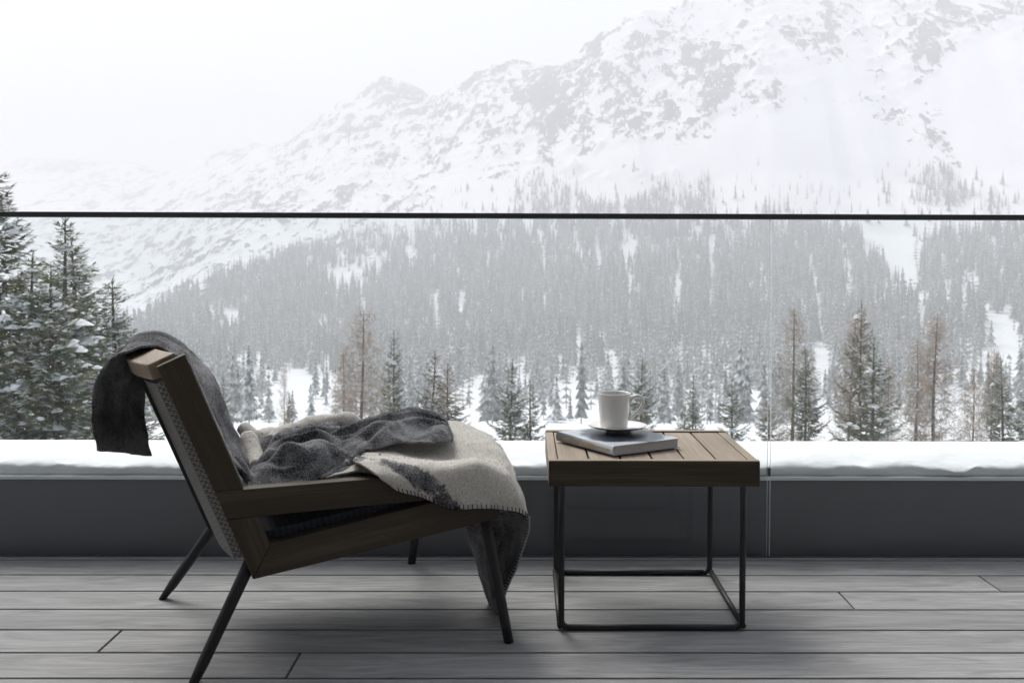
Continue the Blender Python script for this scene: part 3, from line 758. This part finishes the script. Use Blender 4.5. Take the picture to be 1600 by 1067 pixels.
panel((0.145, 0.285), (0.70, 0.367), -0.022, 0.037, TW - 0.037).build('woven_seat', M['seat_weave'], chair)
mb = MB(); mb.prism([(-0.112, 0.664), (-0.100, 0.668), (0.066, 0.262), (0.054, 0.258)], 0.30, 0.325, (-.4, .9))
mb.build('shaded_back_edge', M['metal'], chair, bevel=0.002)  # dark strip standing in for shade at the woven back's far edge
mb = MB()                                                             # looped cord along the front edge of the near post
for i in range(58):
    u = (i + .5) / 58; s_, z = lerp(-0.004, 0.108, u), lerp(0.700, 0.420, u)
    mb.lathe([(0.0001, -.0028), (0.002, -.002), (0.0028, 0), (0.002, .002), (0.0001, .0028)], 6, 0, (s_ + .001, 0.0385, z))
mb.build('cord_edging', M['cord'], woven_back, True)
# legs
def leg(foot, top, r0, r1):
    mb = MB(); f = loc(foot) if foot.z < 1 else foot
    f.z = 0.0; ax = (Vector(top) - f); pts = [f + ax * k / 6 for k in range(7)]
    mb.tube(pts, [lerp(r0, r1, k / 6) for k in range(7)], 16, 0, True)
    for q in range(16): mb.v[q].z = 0.0005
    return mb.build('leg', M['metal'], chair, True)
leg(on_z(303, 1066), (0.122, 0.022, 0.245), 0.0125, 0.0145)
leg(on_z(795, 1003), (0.680, 0.020, 0.30), 0.0120, 0.0145)
leg(on_z(254, 935), (0.122, TW - 0.022, 0.245), 0.0125, 0.0145)
leg(on_z(643, 880), (0.680, TW - 0.020, 0.30), 0.0120, 0.0145)

# ------------------------------------------------------------------ blanket
def cr1(p0, p1, p2, p3, t):
    return 0.5 * ((2 * p1) + (p2 - p0) * t + (2 * p0 - 5 * p1 + 4 * p2 - p3) * t * t + (3 * p1 - p0 - 3 * p2 + p3) * t ** 3)
def spline_grid(G, nu, nv):
    """Catmull-Rom surface through a control net of (point, tone)"""
    G = np.array(G, float); nr, nc, k = G.shape
    def along(A, n):
        m_ = len(A); out = []
        for i in range(n):
            f = i / (n - 1) * (m_ - 1); j = min(m_ - 2, int(f)); t = f - j
            p0 = A[j - 1] if j > 0 else 2 * A[j] - A[j + 1]; p3 = A[j + 2] if j + 2 < m_ else 2 * A[j + 1] - A[j]
            out.append(cr1(p0, A[j], A[j + 1], p3, t))
        return np.array(out)
    A = along(G, nu); B = along(np.transpose(A, (1, 0, 2)), nv); return np.transpose(B, (1, 0, 2))
BL = MB()
def net(rows, tones, nu, nv, wr=0.003, ws=14, seed=0, fold=0.0):
    G = []
    for i, r_ in enumerate(rows):
        G.append([list(cp(*p)) + [tones[i][j] if isinstance(tones, list) else tones] for j, p in enumerate(r_)])
    S = spline_grid(G, nu, nv); P = S[:, :, :3]
    du = np.gradient(P, axis=0); dv = np.gradient(P, axis=1); N = np.cross(du, dv); N /= np.linalg.norm(N, axis=2, keepdims=True) + 1e-9
    rowsP = []
    for i in range(nu):
        rr = []
        for j in range(nv):
            p = Vector(P[i, j]); q = p * ws
            w_ = mnoise.fractal(Vector((q.x + seed, q.y * 1.0, q.z)), 1.0, 2.0, 3)
            f_ = 0
            if fold:
                l_ = p - ORG; a_, b_ = l_.dot(DS), l_.dot(DT)
                wx = mnoise.noise(Vector((a_ * 5, b_ * 5, seed + 7))) * .09
                r1 = 1 - abs(mnoise.noise(Vector((a_ * 4.5 + b_ * 5 + wx * 8, (b_ + wx) * 15 - a_ * 4, seed)))) * 2.2
                e_ = min(1, 6 * min(i / nu, 1 - i / nu)) * min(1, 6 * min(j / nv, 1 - j / nv))
                f_ = fold * (r1 - .45) * e_
            rr.append(p + Vector(N[i, j]) * wr * w_ + Vector((0, 0, f_)))
        rowsP.append(rr)
    BL.grid(rowsP, 0, [[float(S[i, j, 3]) for j in range(nv)] for i in range(nu)])
    return rowsP

# A: from the hem hanging behind the crest, over it, down the inside of the back
NR = [(155, 704, .22), (143, 655, .20), (146, 608, .19), (160, 578, .18), (183, 557, .17), (206, 545, .16), (230, 538.5, .16), (256, 543, .16), (282, 560, .13), (308, 606, .06), (332, 660, .05), (358, 712, .05), (388, 752, .07)]
FR = [(238, 712, .44), (230, 668, .45), (226, 630, .46), (221, 592, .48), (206, 551, .52), (212, 529, .56), (236, 519.5, .58), (264, 524, .60), (293, 549, .58), (328, 586, .50), (347, 625, .47), (361, 672, .44), (392, 728, .40)]
rowsA = []
for i, (a, b) in enumerate(zip(NR, FR)):
    r_ = []
    for k in range(5):
        u = k / 4; x, y, t = lerp(a[0], b[0], u), lerp(a[1], b[1], u), lerp(a[2], b[2], u)
        bulge = math.sin(u * math.pi)
        if i <= 3: x += (-6 if k % 2 else 5) * bulge
        elif i <= 7: y -= 3.0 * bulge * (1 if k % 2 else .2)
        else: x += (7 if k == 3 else -1 if k == 1 else 1) * bulge; y -= 2 * bulge
        r_.append((x, y, t))
    rowsA.append(r_)
tA = [[.20] * 5 if i < 9 else [.0, .0, .1, .1, .2] for i in range(len(rowsA))]
PA = net(rowsA, tA, 130, 60, .011, 10, 1)

# B: dark heap on the seat
rowsB = [
 [(386, 762, .042), (415, 760, .042), (450, 758, .042), (490, 755, .042), (530, 752, .042), (570, 748, .042), (596, 752, .042)],
 [(388, 750, .07), (412, 742, .07), (445, 733, .08), (485, 735, .07), (525, 742, .07), (562, 738, .08), (598, 742, .09)],
 [(392, 737, .11), (412, 718, .115), (448, 701, .12), (480, 695, .12), (520, 703, .12), (560, 720, .12), (598, 730, .13)],
 [(396, 740, .16), (420, 738, .16), (452, 724, .165), (485, 717, .165), (520, 720, .165), (555, 716, .165), (598, 716, .18)],
 [(400, 728, .22), (426, 704, .22), (463, 688, .22), (500, 684, .23), (537, 692, .23), (570, 694, .24), (606, 698, .26)],
 [(404, 726, .28), (430, 713, .28), (467, 703, .28), (506, 698, .29), (543, 689, .29), (580, 688, .30), (618, 684, .31)],
 [(408, 716, .36), (434, 690, .36), (470, 677, .36), (512, 669, .36), (548, 669, .36), (585, 661, .37), (628, 653, .38)],
 [(410, 715, .47), (436, 692, .48), (472, 684, .49), (515, 677, .49), (552, 678, .48), (588, 672, .48), (630, 662, .49)],
 [(412, 722, .55), (440, 706, .55), (476, 700, .55), (518, 694, .55), (555, 690, .55), (590, 686, .55), (632, 678, .55)],
]
tB = [[.05] * 7 for _ in rowsB]; tB[2][0] = .25; tB[0][0] = .35
net(rowsB, tB, 130, 130, .006, 15, 4, .034)
# upper dark lobe lying over the cream sheet
rowsL = [
 [(548, 712, .17), (585, 700, .17), (620, 692, .18), (655, 692, .19), (690, 692, .20), (706, 690, .22)],
 [(548, 700, .2), (585, 684, .2), (622, 677, .22), (660, 676, .23), (692, 680, .24), (708, 687, .25)],
 [(550, 690, .26), (588, 674, .26), (624, 670, .28), (660, 672, .29), (692, 671, .30), (708, 682, .29)],
 [(552, 680, .32), (590, 663, .33), (626, 652, .35), (662, 651, .36), (690, 660, .36), (706, 675, .35)],
 [(555, 676, .40), (592, 659, .41), (632, 645.5, .43), (664, 645, .43), (692, 655, .42), (702, 668, .40)],
 [(556, 690, .47), (594, 672, .48), (632, 660, .49), (664, 660, .49), (690, 668, .47), (700, 676, .45)],
]
net(rowsL, .0, 80, 100, .006, 15, 9, .026)
# C: cream sheet folded over the near rail and the front of the seat
rowsC = [
 [(585, 690, .56), (625, 678, .56), (665, 668, .56), (703, 659, .54), (742, 669, .46), (775, 689, .34), (800, 728, .14)],
 [(580, 694, .42), (622, 688, .42), (662, 680, .42), (702, 674, .42), (742, 679, .38), (779, 697, .28), (803, 738, .11)],
 [(573, 694, .30), (620, 688, .30), (660, 689, .30), (702, 690, .30), (745, 691, .27), (784, 707, .20), (807, 750, .08)],
 [(563, 702, .22), (612, 703, .22), (656, 711, .22), (702, 716, .20), (748, 716, .18), (788, 726, .13), (811, 762, .06)],
 [(556, 712, .13), (606, 714, .13), (652, 720, .12), (700, 723, .11), (750, 721, .09), (790, 733, .06), (814, 772, .04)],
 [(552, 720, .06), (602, 718, .055), (650, 722, .05), (700, 722, .045), (750, 719, .04), (791, 737, .025), (818, 783, .02)],
 [(566, 728, .03), (606, 727, .02), (648, 731, .008), (701, 731, -.001), (752, 727, -.007), (797, 752, -.008), (821, 795, .0)],
 [(585, 740, -.008), (614, 745, -.012), (652, 751, -.016), (702, 758, -.02), (752, 757, -.022), (803, 774, -.02), (823, 801, -.01)],
 [(602, 752, -.010), (622, 767, -.014), (660, 777, -.018), (705, 795, -.022), (755, 794, -.024), (806, 799, -.02), (825, 808, -.01)],
]
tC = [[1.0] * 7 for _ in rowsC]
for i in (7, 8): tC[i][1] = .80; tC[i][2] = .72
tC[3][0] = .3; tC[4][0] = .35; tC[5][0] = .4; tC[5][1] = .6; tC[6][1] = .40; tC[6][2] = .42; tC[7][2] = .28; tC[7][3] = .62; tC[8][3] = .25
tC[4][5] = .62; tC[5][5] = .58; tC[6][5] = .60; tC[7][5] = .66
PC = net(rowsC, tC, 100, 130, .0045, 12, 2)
# second turned-over fold beside it, cream with a dark hem
rowsS = [
 [(505, 748, .05), (530, 742, .05), (560, 738, .05), (590, 741, .045)],
 [(512, 744, .07), (535, 734, .08), (562, 727, .08), (592, 726, .075)],
 [(520, 742, .10), (540, 728, .11), (565, 718, .12), (594, 716, .11)],
 [(528, 742, .14), (546, 727, .15), (568, 714, .16), (596, 710, .16)],
]
net(rowsS, [[.8, .9, .9, .9], [.8, 1, 1, 1], [.3, .2, .2, .3], [.1, .1, .1, .1]], 36, 40, .004, 16, 3)
# D: corner hanging down in front of the seat, its dark side towards the chair
rowsD = [
 [(724, 806, .26), (750, 802, .20), (778, 800, .14), (804, 799, .08), (826, 807, .0)],
 [(731, 832, .27), (756, 832, .20), (784, 830, .15), (808, 828, .09), (823, 838, .02)],
 [(740, 866, .27), (762, 866, .18), (782, 864, .16), (801, 862, .10), (812, 872, .05)],
 [(751, 902, .26), (766, 902, .18), (780, 901, .16), (790, 900, .11), (797, 906, .08)],
 [(761, 934, .24), (769, 935, .19), (777, 935, .16), (783, 934, .13), (787, 936, .11)],
 [(769, 956, .22), (772, 960, .19), (775, 962, .17), (777, 960, .15), (779, 957, .14)],
]
PD = net(rowsD, .0, 70, 50, .004, 14, 6)
# E: rolled cream folds at the far side
def roll(path, rad, tones, seed):
    P = [cp(*p) for p in path]; A = spline_grid([[list(p) + [r_, c] for p, r_, c in zip(P, rad, tones)]] * 2, 2, 60)[0]
    pts = [Vector(a[:3]) for a in A]; n0 = len(BL.v)
    BL.tube(pts, [float(a[3]) for a in A], 20, 0, True)
    for i in range(60):
        for k in range(20):
            q = BL.v[n0 + i * 20 + k]; w_ = mnoise.fractal(q * 16 + Vector((seed, 0, 0)), 1, 2, 3)
            BL.v[n0 + i * 20 + k] = q + (q - pts[i]) * 0.35 * w_; BL.c[n0 + i * 20 + k] = float(A[i][4])
roll([(414, 712, .36), (420, 698, .40), (438, 685, .43), (465, 675, .45), (495, 667, .46), (522, 662, .46), (547, 662, .45), (570, 670, .42)], [.014, .026, .030, .028, .026, .026, .024, .014], [.0, .3, 1, 1, 1, 1, .9, .8], 1)
roll([(498, 750, .05), (520, 738, .07), (542, 722, .10), (560, 705, .16), (574, 694, .24), (590, 688, .30)], [.004, .007, .008, .008, .007, .004], [.3, .25, .45, .25, .4, .8], 7)
roll([(378, 668, .48), (390, 680, .46), (404, 684, .45), (425, 680, .5), (440, 680, .53)], [.016, .022, .02, .02, .012], [1, 1, .6, 1, 1], 2)
roll([(388, 684, .40), (394, 702, .36), (399, 720, .32), (404, 738, .26), (412, 752, .18)], [.02, .022, .022, .018, .012], [1, 1, 1, .35, 0], 3)
roll([(366, 716, .10), (376, 728, .09), (386, 742, .08), (398, 756, .07)], [.008, .014, .014, .010], [.35, .2, .35, .1], 4)
blanket = BL.build('blanket', M['wool'], None, True)
md = blanket.modifiers.new('thick', 'SOLIDIFY'); md.thickness = 0.005; md.offset = 0
tag(blanket, 'charcoal and cream wool blanket thrown over the lounge chair, one end hanging behind its back', 'blanket')
blanket.parent = None

# short wool fibres standing off the cloth
rgf = random.Random(3); me_b = blanket.data; FZ = MB(); polys = me_b.polygons
ar = np.zeros(len(polys)); polys.foreach_get('area', ar); cum = np.cumsum(ar); NF = 60000
tone_b = me_b.attributes['tone'].data; vv = me_b.vertices
pick = np.searchsorted(cum, np.array([rgf.random() for _ in range(NF)]) * cum[-1])
for q in pick:
    pl = polys[min(int(q), len(polys) - 1)]; vi = pl.vertices; a, b, c = (vv[vi[k]].co for k in (0, 1, 2)); d = vv[vi[3]].co if len(vi) > 3 else a
    u, v = rgf.random(), rgf.random(); p = a.lerp(b, u).lerp(d.lerp(c, u), v)
    n = pl.normal * (1 if rgf.random() < .5 else -1)
    dr = (n + Vector((rgf.uniform(-1.3, 1.3), rgf.uniform(-1.3, 1.3), rgf.uniform(-1.3, 1.3))) * .8).normalized()
    if dr.dot(n) < .1: dr = n
    L = rgf.uniform(.003, .0075); sd = dr.cross(Vector((rgf.random(), rgf.random(), rgf.random()))).normalized() * .00035
    p0 = p + n * .002
    FZ.add([p0 - sd, p0 + sd, p0 + dr * L], [(0, 1, 2)], 0, None, tone_b[vi[0]].value)
tag(FZ.build('wool_fuzz', M['wool'], blanket), kind='stuff')

# blanket stitch along the hems
def stitch(pts, spacing, length, rad, mat, inward, name):
    mb = MB(); acc = 0
    for i in range(len(pts) - 1):
        a, b = pts[i], pts[i + 1]; L = (b - a).length; acc += L
        if acc >= spacing:
            acc = 0; inn = (inward[i] - a).normalized(); n = (b - a).cross(inn).normalized()
            for sg in (1, -1):
                o = n * 0.0042 * sg
                mb.tube([a + o * .6 - inn * .0015, a + o + inn * length * .5, a + o * 0.9 + inn * length], rad, 6)
    mb.tube([p + (p - q).normalized() * 0.001 for p, q in zip(pts, inward)], rad * 1.2, 6)
    return mb.build(name, mat, blanket, True)
hem = PC[-1]; st = 20
stitch(hem[st:], 0.0088, 0.011, 0.0011, M['stitch_dark'], PC[-8][st:], 'stitching')
stitch([r_[-1] for r_ in PD], 0.006, 0.008, 0.0011, M['stitch_light'], [r_[-6] for r_ in PD], 'stitching')
stitch([r_[0] for r_ in PD], 0.007, 0.006, 0.0009, M['stitch_light'], [r_[5] for r_ in PD], 'stitching')

# ------------------------------------------------------------------ side table
HT = 0.423
fl, fr_ = on_z(857.5, 721.5, HT), on_z(1187.5, 721.5, HT)
x0, x1, y0 = fl.x, fr_.x, (fl.y + fr_.y) / 2; y1 = on_z(990, 673, HT).y
table = empty('side_table', ((x0 + x1) / 2, (y0 + y1) / 2, 0))
tag(table, 'square side table with slatted teak top on a thin black steel frame', 'table')
hx, hy = (x1 - x0) / 2, (y1 - y0) / 2
bw = 0.022; ap = 0.062
mb = MB()
mb.box(-hx, hx, -hy, -hy + bw, HT - ap, HT, 0, 0)
mb.build('front_apron', M['teak_shaded'], table, bevel=0.0015)
mb = MB(); mb.box(-hx, hx, hy - bw, hy, HT - ap, HT, 0, 0, .05); mb.build('rear_apron', M['teak_shaded'], table, bevel=0.0015)
for sx in (-1, 1):
    mb = MB(); a, b = sorted((sx * hx, sx * (hx - bw))); mb.box(a, b, -hy + bw + .0006, hy - bw - .0006, HT - ap, HT, 0, 1, .03); mb.build('side_apron', M['teak_lit'], table, bevel=0.0015)
ins = 2 * (hx - bw); ns = 6; sw = ins / ns
mb = MB()
for k in range(ns):
    mb.box(-hx + bw + k * sw + .0026, -hx + bw + (k + 1) * sw - .0026, -hy + bw + .003, hy - bw - .002, HT - 0.022, HT - .0008, 0, 1, rnd.uniform(-.12, .12))
# slats are the pattern of one top; thin cap paints sky light onto the apron tops
mb.build('slatted_top', M['teak_lit'], table, bevel=0.0015)
mb = MB(); mb.box(-hx + bw, hx - bw, -hy + bw, hy - bw, HT - .034, HT - .026); mb.build('underlay', M['gap'], table)
mb = MB(); e = .0
mb.box(-hx + .0006, hx - .0006, -hy + .0012, -hy + bw, HT + .0004, HT + .003, 0, 0); mb.build('lit_rim', M['teak_lit'], table, bevel=0.001)
mb = MB(); mb.box(-hx + .0006, hx - .0006, hy - bw, hy - .0006, HT + .0004, HT + .003, 0, 0)
mb.build('lit_rim', M['teak_lit'], table, bevel=0.001)
lr = 0.0078
lfl, lfr = on_z(877, 980, lr), on_z(1159, 979, lr); lbr = on_z(1109, 894, lr)
lx0, lx1, ly0, ly1 = lfl.x - table.location.x, lfr.x - table.location.x, (lfl.y + lfr.y) / 2 - table.location.y, lbr.y - table.location.y
lx0 = -lx1 if abs(lx0 + lx1) < .01 else lx0
rr = 0.018
def arc(cx_, cz_, a0, a1, n=6): return [(cx_ + rr * math.cos(lerp(a0, a1, k / n)), cz_ + rr * math.sin(lerp(a0, a1, k / n))) for k in range(n + 1)]
for sx in (-1, 1):
    for y in (ly0, ly1):
        X = lx0 if sx < 0 else lx1
        prof_ = arc(X - sx * rr, lr + rr, -math.pi / 2, 0 if sx > 0 else -math.pi)
        mb = MB(); mb.tube([(a, y, b) for a, b in prof_] + [(X, y, .1), (X, y, .25), (X, y, HT - ap)], lr, 14); mb.build('leg', M['metal'], table, True)
for y in (ly0, ly1):
    mb = MB(); mb.tube([(lx0 + rr, y, lr), (0, y, lr), (lx1 - rr, y, lr)], lr, 14); mb.build('base_bar', M['metal'], table, True)
for X in (lx0, lx1):
    i_ = .001 if X < 0 else -.001
    mb = MB(); mb.tube([(X - i_ * 3, ly0, lr + .004), (X - i_ * 3, 0, lr + .003), (X - i_ * 3, ly1, lr + .004)], lr * .95, 14); mb.build('base_bar', M['metal'], table, True)

# ------------------------------------------------------------------ book
HB = HT + .0032
P0, P1, P2 = on_z(958, 712.5, HB), on_z(869.5, 688.5, HB), on_z(1066, 702, HB)
e1 = (P1 - P0); bl = e1.length; e1.normalize(); bwid = (P2 - P0).length * 1.05
e2 = Vector((e1.y, -e1.x, 0)); e2 = e2 if e2.dot(P2 - P0) > 0 else -e2
book = empty('book', P0, math.atan2(e2.y, e2.x))                      # local x = away from the spine, y = along it
sg = 1 if Vector((0, 0, 1)).cross(e2).dot(e1) > 0 else -1
TH = 0.0255
tag(book, 'thick hardback picture book with pale blue spine and gold lettering lying on the table', 'book')
def cover_mat():
    t = NT('book_jacket'); g = t.attr('grain').outputs['Vector']; n = t.noise(g, 14, 6, 0.65, 0.5)
    sx_ = t.n('SeparateXYZ'); t.l(g, sx_.inputs[0])
    dx = t.math('DIVIDE', t.math('SUBTRACT', sx_.outputs[0], 0.125), 0.10); dy = t.math('DIVIDE', t.math('SUBTRACT', t.math('ABSOLUTE', sx_.outputs[1]), 0.125), 0.10)
    d = t.math('ADD', t.math('MULTIPLY', dx, dx), t.math('MULTIPLY', dy, dy))
    v = t.math('SUBTRACT', d, t.math('MULTIPLY', n, 1.9))
    c = t.ramp(v, [(0.0, (0.012, 0.018, 0.03)), (0.22, (0.05, 0.075, 0.11)), (0.45, (0.42, 0.46, 0.52)), (0.7, (0.50, 0.53, 0.58))])
    return t.set(Base_Color=c, Roughness=0.3, Specular_IOR_Level=0.4)
M['jacket'] = cover_mat(); M['spine'] = plain('book_spine', (0.36, 0.38, 0.42), 0.4, 0, .4, .05, 30)
M['gold'] = plain('gold_print', (0.62, 0.47, 0.18), 0.4, 0.3, 0.5, .1, 80)
def pages_mat():
    t = NT('book_pages'); co = t.n('TexCoord').outputs['Object']; n = t.noise(t.mapping(co, (3, 3, 1500)), 1, 2)
    t.bump(n, .4, .001); return t.set(Base_Color=t.mix(n, (0.40, 0.385, 0.37), (0.66, 0.64, 0.61)), Roughness=.8)
M['pages'] = pages_mat()
Y = lambda a: sg * a
def ybox(mb, xa, xb, ya, yb, za, zb, mat=0): lo, hi = sorted((Y(ya), Y(yb))); mb.box(xa, xb, lo, hi, za, zb, mat); 
G3 = (Vector((1, 0, 0)), Vector((0, 1, 0)), Vector((0, 0, 1)))
mb = MB(); ybox(mb, .006, bwid - .004, .004, bl - .004, .0026, TH - .0026); mb.build('pages', M['pages'], book)
mb = MB(); ybox(mb, .004, bwid, 0, bl, TH - .0025, TH); mb.g = list(mb.v); mb.build('front_cover', M['jacket'], book, bevel=.0008)
mb = MB(); ybox(mb, .004, bwid, 0, bl, 0, .0025); mb.g = list(mb.v); mb.build('back_cover', M['spine'], book, bevel=.0008)
mb = MB(); pr = []                                                    # rounded spine
for k in range(9):
    a = math.pi * (0.5 + k / 8); pr.append((.004 + .006 * math.cos(a), TH / 2 + TH / 2 * math.sin(a)))
vs = [(a, Y(y), b) for y in (0, bl) for a, b in pr]; n = len(pr)
fs = [(k, k + 1, n + k + 1, n + k) for k in range(n - 1)] + [tuple(range(n)), tuple(range(2 * n - 1, n - 1, -1))]
mb.add(vs, fs); spine = mb.build('spine', M['spine'], book, True)
def text_mesh(body, size, ext=0.0003):
    cu = bpy.data.curves.new('lettering', 'FONT'); cu.body = body; cu.size = size; cu.extrude = ext; cu.align_x = 'CENTER'; cu.align_y = 'CENTER'
    o = bpy.data.objects.new('lettering', cu); SC.collection.objects.link(o)
    dg = bpy.context.evaluated_depsgraph_get(); me_ = bpy.data.meshes.new_from_object(o.evaluated_get(dg)); bpy.data.objects.remove(o); return me_
for body, size, frac in (('UNDER', .019, .56), ('ALPINE LIGHT', .010, .26), ('PHOTOGRAPHS', .010, .82)):
    me_ = text_mesh(body, size); me_.name = 'lettering'; me_.materials.append(M['gold'])
    o = bpy.data.objects.new('lettering', me_); SC.collection.objects.link(o); o.parent = spine
    # text x runs along the spine from the far end to the near corner, text up is +z
    xa = Vector((0, Y(-1), 0)); za = Vector((-1, 0, 0)); ya = Vector((0, 0, 1))
    mm = Matrix.Identity(4)
    for i in range(3): mm[i][0], mm[i][1], mm[i][2] = xa[i], ya[i], za[i]
    if mm.to_3x3().determinant() < 0:
        for i in range(3): mm[i][0] = -mm[i][0]
    mm.translation = Vector((-.00235, Y(bl * (1 - frac)), TH * .5)); o.matrix_local = mm

# ------------------------------------------------------------------ saucer, cup, spoon
zs_ = HB + TH
cc = on_z(961, 670, zs_ + .012); cc = Vector((cc.x, cc.y + 0.034, zs_))
sc_ = Vector((cc.x + .012, cc.y - .004, zs_ + .0002))
mb = MB(); mb.lathe([(0.0001, .003), (.030, .003), (.031, .0), (.034, 0), (.036, .004), (.055, .009), (.072, .0145), (.0785, .0175), (.0795, .0188), (.078, .0195), (.066, .0150), (.048, .0105), (.040, .0090), (.0001, .0085)], 72)
so_ = mb.build('saucer', M['china'], None, True); so_.location = sc_
tag(so_, 'round white china saucer under the cup, on the book', 'saucer')
cup = empty('coffee_cup', (cc.x, cc.y, zs_ + .0092)); tag(cup, 'tall white china cup with looped handle standing on the saucer', 'cup')
mb = MB(); hc = .0975
mb.lathe([(.0001, .004), (.030, .004), (.0305, .0), (.034, .0), (.0372, .003), (.0385, .010), (.0400, .030), (.0428, .065), (.0462, hc - .002), (.0464, hc), (.0450, hc + .0006), (.0436, hc - .002), (.0400, .065), (.0372, .03), (.034, .012), (.02, .007), (.0001, .0065)], 72)
mb.build('cup_body', M['china'], cup, True)
mb = MB(); mb.lathe([(.0001, .078), (.0404, .078)], 48); mb.build('coffee', M['coffee'], cup, True)
hp = [(.0432, .071), (.0475, .080), (.0560, .0885), (.0670, .0905), (.0765, .0860), (.0800, .0760), (.0775, .0650), (.0700, .0530), (.0600, .0420), (.0500, .0325), (.0420, .0270), (.0395, .0225)]
A = spline_grid([[[a, 0, b] for a, b in hp]] * 2, 2, 60)[0]
mb = MB(); mb.tube([Vector(a) for a in A], [lerp(.0052, .0040, k / 59) for k in range(60)], 12)
for v in mb.v: v.y *= 1.35
h_ = mb.build('handle', M['china'], cup, True); h_.rotation_euler = (0, 0, R(-8))
spoon = empty('teaspoon', (sc_.x, sc_.y, sc_.z + .012), 0); tag(spoon, 'small steel teaspoon resting on the saucer edge in front of the cup', 'spoon')
def spl(px, py, y): return on_y(px, py, y) - spoon.location
sp = [(914.5, 662.5, sc_.y - .020), (921, 665.2, sc_.y - .032), (930, 669, sc_.y - .044), (938, 670.8, sc_.y - .052), (945, 669.5, sc_.y - .056), (953, 668.3, sc_.y - .056), (965, 669, sc_.y - .055), (982, 671, sc_.y - .052)]
P = spline_grid([[list(spl(*q)) + [w_] for q, w_ in zip(sp, (.0045, .0056, .0048, .0036, .0024, .002, .002, .0024))]] * 2, 2, 50)[0]
mb = MB(); vs = []; fs = []
for k, a in enumerate(P):
    p = Vector(a[:3]); t_ = Vector(P[min(k + 1, 49)][:3]) - Vector(P[max(k - 1, 0)][:3]); s_ = t_.cross(Vector((0, 0, 1))).normalized(); u_ = s_.cross(t_).normalized()
    for q in range(8): an = q * math.pi / 4; vs.append(p + s_ * a[3] * math.cos(an) + u_ * .0011 * math.sin(an))
for k in range(49):
    for q in range(8): fs.append((k * 8 + q, k * 8 + (q + 1) % 8, (k + 1) * 8 + (q + 1) % 8, (k + 1) * 8 + q))
fs += [tuple(range(8))[::-1], tuple(49 * 8 + q for q in range(8))]
mb.add(vs, fs); mb.build('handle', M['steel'], spoon, True)
mb = MB(); e_ = Vector(P[-1][:3]); nb = 14; rows = []
for i in range(nb + 1):
    u = i / nb; w_ = .0125 * math.sin(math.pi * min(1, .12 + u * .88)) ** .6 + .0008; row = []
    for j in range(9):
        v = j / 4 - 1; row.append(e_ + Vector((.036 * u - .002, .006 * u + v * w_, -.0035 * math.sin(math.pi * u) * (1 - v * v) + .001)))
    rows.append(row)
mb.grid(rows); o = mb.build('bowl', M['steel'], spoon, True); md = o.modifiers.new('thick', 'SOLIDIFY'); md.thickness = .001

# ------------------------------------------------------------------ falling snow
rg = random.Random(21); mb = MB()
for _ in range(5000):
    D = 6 + 55 * rg.random() ** 1.3; px, py = rg.uniform(-350, 1950), rg.uniform(330, 760)
    p = on_y(px, py, D)
    if p.z < ground(p.x, p.y) + 1: continue
    s = rg.uniform(.0025, .0055) * (1 + D / 30)
    vs = [p + Vector(v) * s * rg.uniform(.7, 1.2) for v in ((1, 0, 0), (-1, 0, 0), (0, 1, 0), (0, -1, 0), (0, 0, 1), (0, 0, -1))]
    mb.add(vs, [(0, 2, 4), (2, 1, 4), (1, 3, 4), (3, 0, 4), (2, 0, 5), (1, 2, 5), (3, 1, 5), (0, 3, 5)])
tag(mb.build('falling_snow', M['flake']), 'fine snowflakes falling in the air outside the terrace', 'snow', kind='stuff')

# ------------------------------------------------------------------ haze
mb = MB(); mb.box(-3400, 3400, -150, 3000, -75, 470)
hz = mb.build('haze', []); hm = bpy.data.materials.new('haze'); hm.use_nodes = True
nt = hm.node_tree; nt.nodes.remove(nt.nodes['Principled BSDF'])
pv = nt.nodes.new('ShaderNodeVolumePrincipled'); pv.inputs['Color'].default_value = (0.82, 0.828, 0.845, 1); pv.inputs['Density'].default_value = 0.00115
nt.links.new(pv.outputs[0], nt.nodes['Material Output'].inputs['Volume'])
hz.data.materials.append(hm); tag(hz, 'pale snowy haze filling the valley', 'haze', kind='stuff')
